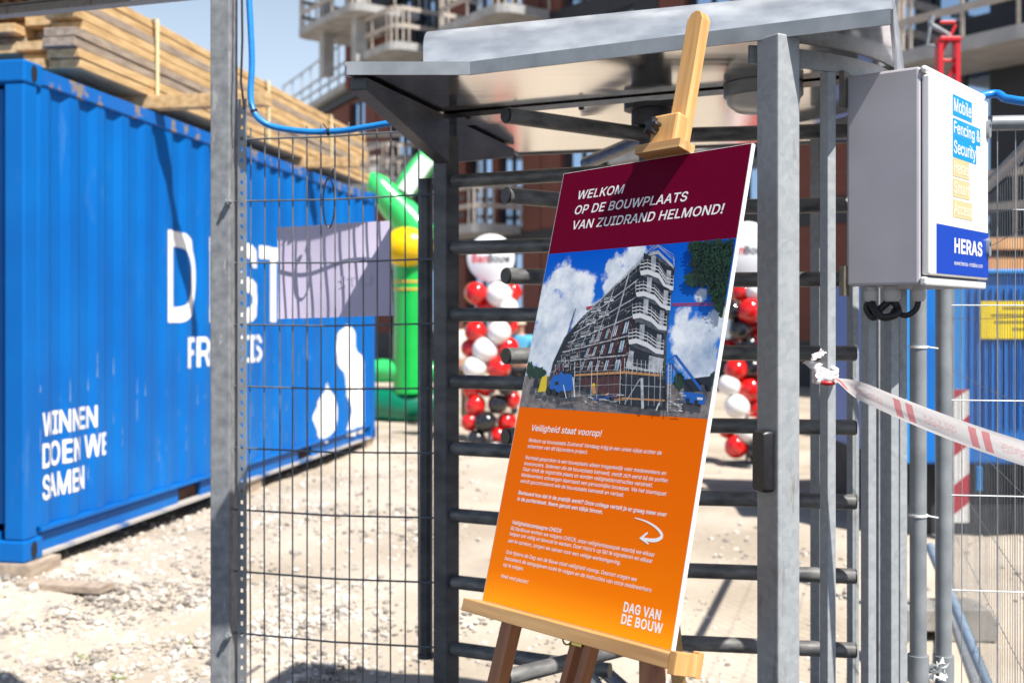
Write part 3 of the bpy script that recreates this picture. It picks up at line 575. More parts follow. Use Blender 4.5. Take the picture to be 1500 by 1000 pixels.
# ------------------------------------------------------------------ wire mesh panel between gate post and turnstile
pA, pB = Vector((-.872, 3.525, 0)), Vector((-.222, 3.352, 0)); pd = (pB-pA); pn = Vector((pd.y, -pd.x, 0)).normalized()
if pn.y > 0: pn = -pn
panel = thing('mesh_panel', 'grey welded wire mesh panel hanging between gate post and turnstile', 'fence panel', (pA+pB)/2+Vector((0,0,.4)))
m = MB()
for i in range(13):
    px_ = 367.5+20.5*i; k = (px_-750)/F
    t = (pA.x-k*pA.y)/(k*pd.y-pd.x); q = pA+pd*t
    jit = random.uniform(-.004, .004)
    m.tube([q+Vector((0,0,.30)), q+Vector((jit,0,1.2)), q+Vector((0,0,2.195+random.uniform(-.006,.012)))], .0025, 6)
for i in range(10):
    z = 2.165-.1935*i; m.tube([pA+pn*.005+Vector((0,0,z)), (pA+pB)/2+pn*.006+Vector((0,0,z-.004)), pB+pn*.005+Vector((0,0,z+.004))], .0031, 6)
m.build('wire_mesh', WIRE, panel, smooth=True)
q = P(624, 260, 3.40); 
m = MB(); m.tube([(q.x, q.y, .585), (q.x, q.y, 2.02)], .0205, 16); m.tube([(q.x, q.y, 2.02), (q.x, q.y, 2.026)], .024, 16); m.tube([(q.x, q.y, .575), (q.x, q.y, .588)], .026, 16)
m.build('hinge_tube', GALVD, panel, smooth=True)
# banner board tied to the panel's far side
bq = [P(405,333,3.56), P(570,323,3.46), P(576,462,3.46), P(408,467,3.56)]
ban = thing('hanging_sign', 'plain lilac sign sheet tied to the wire mesh panel', 'sign', (bq[2]+bq[3])/2)
m = MB()
nb = 10
rows = []
for j in range(nb+1):
    for i in range(nb+1):
        u, v = i/nb, j/nb
        p = (bq[0]*(1-u)+bq[1]*u)*(1-v)+(bq[3]*(1-u)+bq[2]*u)*v
        p = p+Vector((.271,.9625,0))*(.006*math.sin(u*7)+.006*math.sin(v*4+u*2)); rows.append(p)
off = len(rows); th = Vector((.0006,.0025,0))
m.add(rows+[p+th for p in rows], [(j*(nb+1)+i, j*(nb+1)+i+1, (j+1)*(nb+1)+i+1, (j+1)*(nb+1)+i) for j in range(nb) for i in range(nb)]+[(off+j*(nb+1)+i, off+(j+1)*(nb+1)+i, off+(j+1)*(nb+1)+i+1, off+j*(nb+1)+i+1) for j in range(nb) for i in range(nb)])
LIL = mat('lilac_sheet', (.58,.52,.70), (.64,.58,.76), rough=.6, scale=3)
m.build('sheet', LIL, ban, smooth=True)
# faint lettering showing on the sheet
v, f, w = text_mesh('ITU', 3, .0)
m = MB(); o0 = P(499,420,3.503); o1 = P(546,418,3.475); dx = (o1-o0)/w
m.add([o0+dx*x+Vector((0,0,.030))*y-Vector((.0027,.0096,0)) for x, y in v], f)
m.build('lettering', mat('faint_lilac_print', (.55,.50,.64), rough=.6), ban)
# zip tie loop
m = MB(); zc = P(482, 298, 3.44); pts = []
for i in range(21):
    t = i/20; an = R(100)+t*R(335); pts.append(zc+Vector((math.cos(an)*.017, -.008*math.sin(an*.5), math.sin(an)*.075)))
pts.append(pts[-1]+Vector((.008,0,.035)))
m.tube(pts, .0028, 6); q = pts[0]; m.box(q, (.009,.008,.009))
tag(m.build('cable_tie', BLACK, smooth=True), 'black cable tie looped on the mesh panel above the lilac sign', 'cable tie')
# blue hose
hp = [P(361,-60,3.5), P(366,20,3.48), P(369,90,3.47), P(367,140,3.46), P(372,164,3.45), P(384,178,3.44), P(405,187,3.44), P(450,193,3.42), P(500,192,3.40), P(545,185,3.37), P(585,179,3.35), P(615,180,3.38), P(640,190,3.6), P(700,200,4.0)]
def spline(pts, n=6):
    out = []
    for i in range(len(pts)-1):
        a, b, c, d = pts[max(i-1,0)], pts[i], pts[i+1], pts[min(i+2, len(pts)-1)]
        for k in range(n):
            t = k/n
            out.append(.5*((2*b)+(c-a)*t+(2*a-5*b+4*c-d)*t*t+(3*b-a-3*c+d)*t**3))
    out.append(pts[-1]); return out
hz = thing('blue_hose', 'bright blue hose running down the gate post and along the mesh panel top', 'hose', hp[6])
m = MB(); m.tube(spline(hp), .0095, 12); m.build('hose', CABLEB, hz, smooth=True)
for q, ax in ((P(372,163,3.45), Vector((.3,0,-1))), (P(481,193.5,3.407), Vector((1,0,0))), (P(582,180,3.352), Vector((1,0,0)))):
    m = MB(); m.tube([q-ax.normalized()*.004, q+ax.normalized()*.004], .0115, 12); m.tube([q+Vector((-.004,-.008,.009)), q+Vector((-.012,-.02,.022))], .0016, 5); m.build('cable_tie', BLACK, hz)

# ------------------------------------------------------------------ turnstile
TC = Vector((.38, 3.05, 0)); RAD = .64; ZU = 2.2
tn = thing('turnstile', 'full height galvanised turnstile gate with steel canopy and tubular arms', 'turnstile', TC)
LP = Vector((-.195, 3.32, 0)); RP = Vector((.567, 2.385, 0))
def sqpost(c, side, z0, z1, name, mt=GALV):
    va = math.atan2(c.y, c.x)
    m = MB(); m.box((c.x, c.y, (z0+z1)/2), (side, side, z1-z0), va+R(45)); return m.build(name, mt, tn, bevel=.004)
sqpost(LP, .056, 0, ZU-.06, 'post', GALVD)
sqpost(RP, .064, 0, ZU, 'post', GALV)
# base plates
m = MB(); m.box((LP.x, LP.y, .006), (.2,.2,.012)); m.build('base_plate', GALV, tn)
m = MB(); m.box((RP.x, RP.y, .006), (.2,.2,.012)); m.build('base_plate', GALV, tn)
# canopy
cpoly = [(-.399,2.726), (-.10,2.726), (.763,2.262), (1.29,3.72), (.025,4.05)]
m = MB(); m.prism(cpoly, ZU, ZU+.004); m.build('canopy_sheet', STEEL, tn)
m = MB()
for i in range(5):
    a_, b_ = Vector((*cpoly[i], 0)), Vector((*cpoly[(i+1) % 5], 0))
    e = (b_-a_).normalized(); nn = Vector((e.y, -e.x, 0))
    p = [a_-e*.0+nn*.001, b_+nn*.001, b_+nn*.007+e*.003, a_+nn*.007-e*.003]
    m.hexa([q+Vector((0,0,ZU-.006)) for q in p]+[q+Vector((0,0,ZU+.026)) for q in p])
m.build('canopy_fascia', GALV2, tn)
m = MB(); m.prism([(x*.999+.001*TC.x, y*.999+.001*TC.y) for x, y in cpoly], ZU+.02, ZU+.0255); m.build('canopy_top', ALU, tn)
# rounded lid housing on top
h0 = Vector((-.226, 2.85, 0)); hd = Vector((.934, -.357, 0)); hn = Vector((.357, .934, 0))
m = MB(); hl = 1.13
prf_ = [(0, ZU+.027), (0, ZU+.095)]+[(.035-.035*math.cos(R(t_)), ZU+.095+.045*math.sin(R(t_))) for t_ in (15,30,45,60,75,90)]+[(.5, ZU+.16), (.95, ZU+.14), (1.0, ZU+.027)]
vs_ = []
for s_ in (0, hl):
    vs_ += [h0+hd*s_+hn*x+Vector((0,0,z)) for x, z in prf_]
k = len(prf_)
m.add(vs_, [(i, i+k, i+k+1, i+1) for i in range(k-1)]+[tuple(range(k)), tuple(range(2*k-1, k-1, -1))])
m.build('lid_housing', ALU, tn, smooth=True, fix=True)
# tapered brackets along the left end, either side of the left post
ed = (Vector((.025,4.05,0))-Vector((-.399,2.726,0))).normalized(); en = Vector((ed.y, -ed.x, 0))
def bracket(s0, s1, h0_, h1_):
    m = MB(); a_ = LP+ed*s0; b_ = LP+ed*s1
    p = []
    for q, h in ((a_, h0_), (b_, h1_)):
        for o_, z in ((-.022, ZU-.007-h), (.022, ZU-.007-h), (.022, ZU-.007), (-.022, ZU-.007)):
            p.append(q+en*o_+Vector((0,0,z)))
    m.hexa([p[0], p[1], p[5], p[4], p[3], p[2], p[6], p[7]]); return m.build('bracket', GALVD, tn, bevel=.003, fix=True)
bracket(-.03, -.60, .135, .030); bracket(.03, .60, .125, .03)
# flat carrier bar across, bearing housing, lamp
cd = (TC-LP).normalized(); cw = Vector((-cd.y, cd.x, 0))
m = MB(); m.bar(LP+Vector((0,0,ZU-.011)), TC+cd*.66+Vector((0,0,ZU-.011)), .13, .014); m.build('carrier_bar', STEEL, tn)
for s_ in (.1, .25, .45, .75, .95):
    m = MB()
    q = LP+cd*s_-cw*.05+Vector((0,0,ZU-.018)); m.lathe([(.008,0),(.008,-.004),(.004,-.006)], q, 8); m.build('rivet', GALVD, tn)
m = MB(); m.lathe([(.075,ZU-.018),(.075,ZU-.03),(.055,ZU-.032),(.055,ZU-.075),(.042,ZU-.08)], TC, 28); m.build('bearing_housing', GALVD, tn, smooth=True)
lp_ = P(1118, 130, 2.86); 
m = MB(); m.lathe([(.10,ZU-.001),(.10,ZU-.03),(.095,ZU-.035)], (lp_.x, lp_.y, 0), 32); lo_ = m.build('lamp', GALV2, tn, smooth=True)
m = MB(); m.lathe([(.094,ZU-.034),(.09,ZU-.05),(.07,ZU-.066),(.03,ZU-.072),(0,ZU-.073)], (lp_.x, lp_.y, 0), 32)
m.build('lamp_shade', mat('opal_lamp_glass', (.70,.68,.64), rough=.25), lo_, smooth=True)
# rotor with three wings
ROT = ARMM
m = MB(); m.tube([TC+Vector((0,0,.12)), TC+Vector((0,0,ZU-.07))], .034, 20)
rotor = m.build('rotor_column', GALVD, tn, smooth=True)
rh = [2.10-.1965*i for i in range(10)]
for ang, ln in ((-9, .535), (105, .55), (218, .50)):
    d = Vector((math.cos(R(ang)), math.sin(R(ang)), 0))
    for z in rh:
        m = MB(); m.tube([TC+d*.03+Vector((0,0,z)), TC+d*ln+Vector((0,0,z))], .0205, 16, capm=1)
        m.cur = 1; m.tube([TC+d*ln+Vector((0,0,z)), TC+d*(ln+.004)+Vector((0,0,z))], .0185, 16)
        m.build('arm', [ROT, BLACK], rotor, smooth=True)
# fixed comb on the left post
for i in range(10):
    z = 2.008-.197*i
    m = MB(); m.tube([LP+cd*.02+Vector((0,0,z)), LP+cd*.515+Vector((0,0,z))], .0205, 16, capm=1); m.build('comb_bar', [ARMM, BLACK], tn, smooth=True)
m = MB(); m.tube([LP+cd*.44+Vector((0,0,.63)), LP+cd*.44+cd*.16-cw*.10+Vector((0,0,.50)), LP+cd*.95-cw*.35+Vector((0,0,.05))], .018, 14); m.build('brace', GALV2, tn, smooth=True)
# cage: ring and bars
m = MB(); prev = None; N_ = 60
for i in range(N_+1):
    an = R(-78+(44+78)*i/N_); c_, s_ = math.cos(an), math.sin(an)
    m.v += [TC+Vector((c_*(RAD-.004), s_*(RAD-.004), ZU-.047)), TC+Vector((c_*(RAD+.004), s_*(RAD+.004), ZU-.047)), TC+Vector((c_*(RAD+.004), s_*(RAD+.004), ZU-.007)), TC+Vector((c_*(RAD-.004), s_*(RAD-.004), ZU-.007))]
    if i:
        b = 4*(i-1)
        for k in range(4): m.f.append([b+k, b+(k+1) % 4, b+4+(k+1) % 4, b+4+k]); m.m.append(0)
m.build('cage_ring', GALV, tn, smooth=True)
m = MB()
for i in range(N_+1):
    an = R(-78+(44+78)*i/N_); c_, s_ = math.cos(an), math.sin(an)
    m.v += [TC+Vector((c_*(RAD-.02), s_*(RAD-.02), .04)), TC+Vector((c_*(RAD+.02), s_*(RAD+.02), .04)), TC+Vector((c_*(RAD+.02), s_*(RAD+.02), .048)), TC+Vector((c_*(RAD-.02), s_*(RAD-.02), .048))]
    if i:
        b = 4*(i-1)
        for k in range(4): m.f.append([b+k, b+(k+1) % 4, b+4+(k+1) % 4, b+4+k]); m.m.append(0)
m.build('cage_ring', GALV, tn, smooth=True)
for an in (-59.5, -46, -33.5, -20.5, -8, 5, 18, 31, 44):
    q = TC+Vector((math.cos(R(an)), math.sin(R(an)), 0))*(RAD-.0)
    va = math.atan2(q.y, q.x)
    sd_ = .025 if an != 31 else .04
    m = MB(); m.box((q.x, q.y, (ZU-.05+.05)/2), (sd_, sd_, ZU-.10), va+R(45)); m.build('cage_bar', GALV, tn, bevel=.002)
# card reader on the right post
va = math.atan2(RP.y, RP.x); nl = Vector((math.cos(va+R(135)), math.sin(va+R(135)), 0)); nl = nl if nl.x < 0 and nl.y < 0 else Vector((math.cos(va-R(135)), math.sin(va-R(135)), 0))
tl = Vector((-nl.y, nl.x, 0))
m = MB(); c_ = RP+nl*.046+Vector((0,0,1.6-(675-468)/F*2.36))
M3 = Matrix((tl, nl, Vector((0,0,1)))).transposed()
pl = []
for sx, sz in ((1,1),(-1,1),(-1,-1),(1,-1)):
    for q in range(5):
        an = math.atan2(sz, sx)-R(45)+R(90)*q/4
        pl.append((sx*.012+.009*math.cos(an), sz*.056+.009*math.sin(an)))
n_ = len(pl)
vv = [c_+tl*x-nl*.013+Vector((0,0,z)) for x, z in pl]+[c_+tl*x+nl*.004+Vector((0,0,z)) for x, z in pl]+[c_+tl*x*.8+nl*.012+Vector((0,0,z*.95)) for x, z in pl]
m.add(vv, [tuple(range(n_)), tuple(range(3*n_-1, 2*n_-1, -1))]+[(i+b, i+b+n_, (i+1) % n_+b+n_, (i+1) % n_+b) for b in (0, n_) for i in range(n_)])
m.build('card_reader', BLACK, tn, smooth=True, fix=True)

# ------------------------------------------------------------------ control cabinet with maker's panel
K0 = Vector((.760, 2.52, 0)); K1 = Vector((.8855, 2.40, 0)); K2 = Vector((1.150, 2.723, 0))
us = (K1-K0); uf = (K2-K1).normalized(); ub = Vector((-uf.y, uf.x, 0))     # ub: backwards from the door
KW = (K2-K1).length; KD = .175
kz0, kz1 = 1.675, 2.145
cab = thing('control_cabinet', 'light grey control cabinet with white door and blue stickers hung on the turnstile cage', 'cabinet', (K1+K2)/2+ub*KD/2+Vector((0,0,kz0)))
CABG = mat('grey_cabinet_paint', (.41,.395,.43), (.48,.46,.50), rough=.5, scale=5, detail=9, bump=.02, bscale=300, stain=((.30,.27,.24), (14,14,2.5), .64, .76, .5))
CABW = mat('white_cabinet_paint', (.78,.77,.76), (.81,.80,.79), rough=.3, scale=90, bump=.015, bscale=250, coat=.2)
def kbox(m, u0, u1, b0, b1, z0, z1):
    f_ = lambda u, b, z: K1+uf*u+ub*b+Vector((0,0,z))
    m.hexa([f_(u0,b0,z0), f_(u1,b0,z0), f_(u1,b1,z0), f_(u0,b1,z0), f_(u0,b0,z1), f_(u1,b0,z1), f_(u1,b1,z1), f_(u0,b1,z1)])
def kpt(u, z, b=0): return K1+uf*u+ub*b+Vector((0,0,z))
m = MB(); kbox(m, 0, KW, .012, KD, kz0, kz1); m.build('case', CABG, cab, bevel=.006)
m = MB(); kbox(m, -.001, KW+.001, -.003, .0115, kz0-.001, kz0+.017); m.build('case_rim', CABW, cab, bevel=.004)
m = MB(); kbox(m, -.001, KW+.001, -.003, .0115, kz1-.014, kz1+.001); m.build('case_rim', CABW, cab, bevel=.006)
m = MB(); kbox(m, .006, KW-.002, -.009, .010, kz0+.0205, kz1-.0175); door = m.build('door', CABW, cab, bevel=.005)
def ku(px):   # pixel column on the door -> u
    k_ = (px-750)/F; return (k_*K1.y-K1.x)/(uf.x-k_*uf.y)
def kuz(px, py):
    u = ku(px); d = K1.y+uf.y*u; return u, CZ-(py-468)/F*d
SB = mat('sticker_blue', (.0,.30,.68), rough=.3); SBE = mat('sticker_beige', (.62,.52,.28), rough=.35); SDB = mat('sticker_dark_blue', (.0,.045,.42), rough=.3); SW = mat('sticker_white_print', (.84,.84,.86), rough=.35)
def kquad(m, u0, u1, z0, z1, b): m.add([kpt(u0,z0,b), kpt(u1,z0,b), kpt(u1,z1,b), kpt(u0,z1,b)], [(0,1,2,3)])
u0 = ku(1389.5)
rows = [('Mobile', 138.5, 169, 1417.5, SB), ('Fencing &', 173, 200, 1430, SB), ('Security', 200.5, 230, 1424, SB), ('Heras', 231, 258, 1413.5, SBE), ('Smart', 261, 288, 1414.5, SBE), ('Access', 292, 318, 1418, SBE)]
zprev = None
for tx, ya, yb, xr, mt in rows:
    za, zb2 = kuz(1389.5, ya)[1], kuz(1389.5, yb)[1]; u1 = ku(xr)
    m = MB(); kquad(m, u0, u1, zb2, za, -.0096); st = m.build('sticker', mt, door)
    v, f, w = text_mesh(tx, 3, .02); hgt = (za-zb2)*.62; pad = .006
    m = MB(); m.add([kpt(u0+pad+(u1-u0-2*pad)*x/w, zb2+(za-zb2)*.22+hgt*y, -.0101) for x, y in v], f); m.build('lettering', SW if mt is SB else mat('cream_print', (.80,.74,.60), rough=.4), st)
m = MB(); z0_, z1_ = kuz(1365.5, 400)[1], kuz(1365.5, 327.5)[1]; kquad(m, ku(1365.5), KW-.004, z0_, z1_, -.0096); st = m.build('sticker', SDB, door)
for tx, xa, xb, y0, y1, bo in (('HERAS', 1391.5, 1432.5, 369.5, 349.5, .055), ('www.heras-mobile.com', 1391, 1433, 388, 381.5, .0)):
    v, f, w = text_mesh(tx, 3, bo); a_, za = kuz(xa, y0); b_, zb2 = kuz(xa, y1); u1 = ku(xb)
    m = MB(); m.add([kpt(a_+(u1-a_)*x/w, za+(zb2-za)*y, -.0101) for x, y in v], f); m.build('lettering', SW, st)
for py in (190, 363):
    u, z = kuz(1440.5, py); m = MB()
    pl = [(.011*math.cos(t_*math.pi/8), .011*math.sin(t_*math.pi/8)+(.012 if 0 <= t_ < 8 else -.012)) for t_ in range(16)]
    m.add([kpt(u+x, z+y, -.0092) for x, y in pl]+[kpt(u+x*.9, z+y*.95, -.016) for x, y in pl], [tuple(range(31, 15, -1))]+[(i, (i+1) % 16, (i+1) % 16+16, i+16) for i in range(16)])
    lk = m.build('lock', GALV2, door, smooth=True)
    m = MB(); m.add([kpt(u+.005*math.cos(t_*math.pi/6), z+.008+.005*math.sin(t_*math.pi/6), -.0165) for t_ in range(12)], [tuple(reversed(range(12)))]); m.build('keyhole', BLACK, lk)
# bracket behind and glands with cables below
m = MB(); kbox(m, -.012, .02, KD+.001, KD+.012, kz0-.022, kz0+.045); m.build('mounting_bracket', RUST, cab)
m = MB(); kbox(m, -.012, .02, KD+.001, KD+.012, kz1-.07, kz1+.012); m.build('mounting_bracket', RUST, cab)
GL = mat('grey_gland_nylon', (.50,.48,.46), rough=.5)
for px_, u, b, r_ in ((1280, .03, .13, .0145), (1308, .045, .09, .019), (1347, .06, .035, .014)):
    q = kpt(u, kz0, b); m = MB(); m.lathe([(r_*.9, -.002), (r_*.9, -.010), (r_*1.08, -.011), (r_*1.08, -.027), (r_*.8, -.035)], q, 12); m.build('cable_gland', GL, cab, smooth=True)
ca = [kpt(.03,kz0-.03,.13), kpt(.02,kz0-.05,.12), kpt(.022,kz0-.07,.10), kpt(.04,kz0-.062,.075), kpt(.05,kz0-.045,.08), kpt(.045,kz0-.03,.09)]
m = MB(); m.tube(spline(ca), .0085, 10); m.build('cable', RUBBER, cab, smooth=True)
ca = [kpt(.045,kz0-.03,.09), kpt(.036,kz0-.05,.11), kpt(.03,kz0-.07,.125), kpt(.03,kz0-.05,.14), kpt(.03,kz0-.03,.13)]
m = MB(); m.tube(spline(ca), .0085, 10); m.build('cable', RUBBER, cab, smooth=True)
ca = [kpt(.06,kz0-.03,.035), kpt(.058,kz0-.052,.04), kpt(.05,kz0-.066,.06), kpt(.045,kz0-.055,.09)]
m = MB(); m.tube(spline(ca), .0065, 10); m.build('cable', RUBBER, cab, smooth=True)

# ------------------------------------------------------------------ welcome board and easel
rays = [Vector(((x-750)/F, 1, -(y-468)/F)) for x, y in ((832,254),(1109,209),(983,952),(707,878))]
zs = [1.18139, 1.0, .92147, 1.10286]; SC = 2.1
TL, TR, BRc, BL = [r*z*SC+Vector((0,0,CZ)) for r, z in zip(rays, zs)]
Ux = ((TR-TL)+(BRc-BL)).normalized(); Vz = ((TL-BL)+(TR-BRc)); Vz = (Vz-Ux*Vz.dot(Ux)).normalized(); Ny = Vz.cross(Ux)   # Ny points away from the viewer
BO = (BL+BRc)/2; BW = ((TR-TL).length+(BRc-BL).length)/2; BH = ((TL-BL).length+(TR-BRc).length)/2
RM = Matrix((Ux, Ny, Vz)).transposed()
def bxz(px, py, off=0):
    r = Vector(((px-750)/F, 1, -(py-468)/F)); o_ = BO+Ny*off-Vector((0,0,CZ))
    d = o_.dot(Ny)/r.dot(Ny); q = r*d-(BO-Vector((0,0,CZ))); return q.dot(Ux), q.dot(Vz)
brd = thing('welcome_board', 'tall dark red and orange welcome poster with building photo on the easel', 'sign board', BO, rot=RM)
m = MB(); m.box((0, .005, BH/2), (BW+.004, .0098, BH+.002)); m.build('panel', mat('white_foam_board', (.82,.82,.80), rough=.5), brd, local=True, bevel=.0008)
zr = (bxz(812,370)[1]+bxz(1083,350)[1])/2; zo = (bxz(762,597)[1]+bxz(1042,612)[1])/2
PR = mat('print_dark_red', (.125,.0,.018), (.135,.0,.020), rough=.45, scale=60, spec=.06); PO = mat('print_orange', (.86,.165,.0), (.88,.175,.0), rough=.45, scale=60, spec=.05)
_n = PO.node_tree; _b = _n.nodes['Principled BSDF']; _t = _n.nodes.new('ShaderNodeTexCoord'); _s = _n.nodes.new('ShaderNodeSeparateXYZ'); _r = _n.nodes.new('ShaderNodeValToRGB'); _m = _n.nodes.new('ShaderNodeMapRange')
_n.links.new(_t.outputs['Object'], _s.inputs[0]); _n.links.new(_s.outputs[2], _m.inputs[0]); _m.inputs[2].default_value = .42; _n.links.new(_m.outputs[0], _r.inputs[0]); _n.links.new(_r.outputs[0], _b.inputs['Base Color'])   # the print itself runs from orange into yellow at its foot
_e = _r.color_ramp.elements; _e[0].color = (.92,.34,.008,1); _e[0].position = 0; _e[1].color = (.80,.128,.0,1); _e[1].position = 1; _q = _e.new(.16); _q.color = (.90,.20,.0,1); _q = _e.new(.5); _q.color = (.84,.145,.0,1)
PW = mat('print_white', (.84,.82,.82), rough=.35)
def bquad(m, x0, x1, z0, z1, y): m.add([(x0,y,z0),(x1,y,z0),(x1,y,z1),(x0,y,z1)], [(0,1,2,3)])
m = MB(); bquad(m, -BW/2, BW/2, zr, BH, -.0002); hdr = m.build('red_header', PR, brd, local=True)
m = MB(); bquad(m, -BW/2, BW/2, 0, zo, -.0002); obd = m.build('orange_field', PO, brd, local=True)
XF[hdr.name] = XF[obd.name] = wm(brd)
lines_r = [('WELKOM',846.4,291.8,913.7,283.4), ('OP DE BOUWPLAATS',841.6,313.8,1006.6,294.7), ('VAN ZUIDRAND HELMOND!',838.5,336,1060,312.6)]
def put(lines, cap, bold, shear, parent, name='lettering', y=-.0005):
    m = MB()
    for tx, xa, ya, xb, yb in lines:
        v, f, w = text_mesh(tx, 2, bold, shear); a_ = bxz(xa, ya); b_ = bxz(xb, yb); z = (a_[1]+b_[1])/2
        k_ = (b_[0]-a_[0])/w
        m.add([(a_[0]+x*k_, y, z+cap*yy) for x, yy in v], f)
    return m.build(name, PW, parent, local=True)
put(lines_r, .0192, .022, .16, hdr)
put([('Veiligheid staat voorop!',778.5,630.6,881,639)], .0128, .022, .16, obd)
put([('Welkom op bouwplaats Zuidrand! Vandaag krijg je een uniek kijkje achter de',774.4,647,969.3,665.7), ('schermen van dit bijzondere project.',772.6,655.5,860.5,664.6),
 ('Normaal gesproken is een bouwplaats alleen toegankelijk voor medewerkers en',769.4,672.5,975.7,695.2), ('leveranciers. Iedereen die de bouwplaats betreedt, meldt zich eerst bij de portier.',767.6,681.1,979.5,706),
 ('Daar vindt de registratie plaats en worden veiligheidsinstructies verstrekt.',766,689,956,713.3), ('Medewerkers ontvangen daarnaast een persoonlijke bouwpas. Via het tourniquet',763.7,697.5,976,725.8),
 ('wordt gecontroleerd wie de bouwplaats betreedt en verlaat.',762.4,706,913.8,727.6),
 ('Bij BanBouw werken we volgens CHECK, onze veiligheidsaanpak waarbij we elkaar',748,776.4,959.4,814), ('helpen om veilig en bewust te werken. Door risico\'s op tijd te signaleren en elkaar',746.3,784.2,956,823.7),
 ('aan te spreken, zorgen we samen voor een veilige werkomgeving.',744.2,793.3,908.8,826.6), ('Ook tijdens de Dag van de Bouw staat veiligheid voorop. Daarom vragen we',741,811.5,932.7,849.7),
 ('bezoekers de aangegeven route te volgen en de instructies van onze medewerkers',739.3,820,954.2,866), ('op te volgen.',737.2,828.4,766.6,835.4), ('Heel veel plezier!',733.8,845.3,773.6,854.4)], .0076, .010, .16, obd)
put([('Benieuwd hoe dat in de praktijk werkt? Onze collega vertelt je er graag meer over',759,723.5,976.6,756.4), ('in de portierskeet. Neem gerust een kijkje binnen.',757.4,733.3,883,751.4), ('Veiligheidscampagne CHECK',750.2,768,823,779)], .0078, .03, .16, obd)
put([('DAG VAN',912.6,896,967.2,906.4), ('DE BOUW',909.3,912.9,969.8,926.6)], .0165, .05, 0, obd)
# arrow
ap = spline([Vector((*bxz(x, y), 0)) for x, y in ((930,758),(946,763),(960,771),(969,781),(968,787.5),(958,791),(940,788.5))], 5)
m = MB(); n_ = len(ap); vv = []
for i, p in enumerate(ap):
    d = (ap[min(i+1,n_-1)]-ap[max(i-1,0)]).normalized(); w_ = .0008+.0026*min(1, i/n_*1.6)*(1 if i < n_-4 else .8); nn = Vector((-d.y, d.x, 0))*w_
    vv += [((p+nn).x, -.0005, (p+nn).y), ((p-nn).x, -.0005, (p-nn).y)]
m.add(vv, [(2*i, 2*i+1, 2*i+3, 2*i+2) for i in range(n_-1)])
hd_ = [bxz(x, y) for x, y in ((936.5,787.8),(948.5,778.5),(949.5,780.8),(941.5,788),(951,795),(949.5,797))]
m.add([(x, -.0006, z) for x, z in hd_], [(0,1,2,3), (0,3,4,5)]); m.build('arrow', PW, obd, local=True)
# printed photograph: sky, clouds, building under scaffolding
pho = MB(); m = pho
pm = [mat('print_sky', (.005,.10,.62), (.75,.80,.88), rough=.32, scale=7, detail=10, lo=.50, hi=.62),
      mat('print_ground', (.12,.10,.10), (.24,.21,.20), rough=.35, scale=60), mat('print_shadow', (.012,.014,.022), rough=.35), mat('print_concrete', (.22,.24,.27), (.48,.50,.53), rough=.4, scale=70),
      mat('print_brick', (.045,.012,.012), (.085,.022,.018), rough=.35, scale=90), mat('print_glass', (.28,.42,.55), (.55,.62,.66), rough=.35, scale=70), mat('print_leaf', (.006,.02,.012), (.015,.05,.02), rough=.35, scale=90),
      mat('print_blue', (.005,.10,.42), rough=.35), mat('print_crane_red', (.40,.03,.07), rough=.35), mat('print_yellow', (.62,.48,.02), rough=.35), mat('print_wood', (.45,.22,.08), rough=.35), mat('print_grey', (.03,.036,.048), (.09,.10,.12), rough=.35, scale=60), mat('print_pale', (.62,.63,.65), rough=.35), mat('print_mid_blue_sky', (.01,.16,.66), rough=.35)]
lay = [0]
def pp(x, y): return bxz(760+x/3.571, 340+y/3.571)
def poly(mi, pts, bump=True):
    lay[0] += 1; y = -.0003-.0000035*lay[0]; pho.cur = mi
    q = [pp(*t) for t in pts]
    for ax, lim, sg in ((0, -BW/2, 1), (0, BW/2, -1), (1, zo, 1), (1, zr, -1)):
        o_ = []
        for i in range(len(q)):
            a_, b_ = q[i], q[(i+1) % len(q)]; da, db = sg*(a_[ax]-lim), sg*(b_[ax]-lim)
            if da >= 0: o_.append(a_)
            if da*db < 0: t = da/(da-db); o_.append((a_[0]+(b_[0]-a_[0])*t, a_[1]+(b_[1]-a_[1])*t))
        q = o_
        if len(q) < 3: return
    pho.add([(a_, y, b_) for a_, b_ in q], [tuple(range(len(q)))])
def pline(mi, a_, b_, w=3):
    d = Vector((b_[0]-a_[0], b_[1]-a_[1])); 
    if d.length < 1e-6: return
    d.normalize(); nx_, ny_ = -d.y*w/2, d.x*w/2
    poly(mi, [(a_[0]+nx_, a_[1]+ny_), (b_[0]+nx_, b_[1]+ny_), (b_[0]-nx_, b_[1]-ny_), (a_[0]-nx_, a_[1]-ny_)])
lerp = lambda a_, b_, t: (a_[0]+(b_[0]-a_[0])*t, a_[1]+(b_[1]-a_[1])*t)
pho.cur = 13; bquad(pho, -BW/2, BW/2, zo, zr, -.0003)
rr = random.Random(3)
def blob(mi, cx, cy, rx, ry, n=26, j=.16):
    ph = rr.random()*6
    if mi == 14:
        n = 90; K = [(rr.randint(3, 14), rr.random()*6, rr.uniform(.03,.10)) for _ in range(7)]
        pts = []
        for t_ in range(n):
            a_ = t_*6.2832/n; q = 1+sum(w_*(abs(math.sin(k_*a_*.5+p_))-.6) for k_, p_, w_ in K)+rr.uniform(-.015,.015)
            pts.append((cx+rx*q*math.cos(a_), cy+ry*q*math.sin(a_)))
        poly(mi, pts); return
    poly(mi, [(cx+rx*math.cos(t_*6.283/n)*(1+j*math.sin(t_*2.1+ph)+rr.uniform(-j,j)*.5), cy+ry*math.sin(t_*6.283/n)*(1+j*math.cos(t_*1.7+ph)+rr.uniform(-j,j)*.5)) for t_ in range(n)])
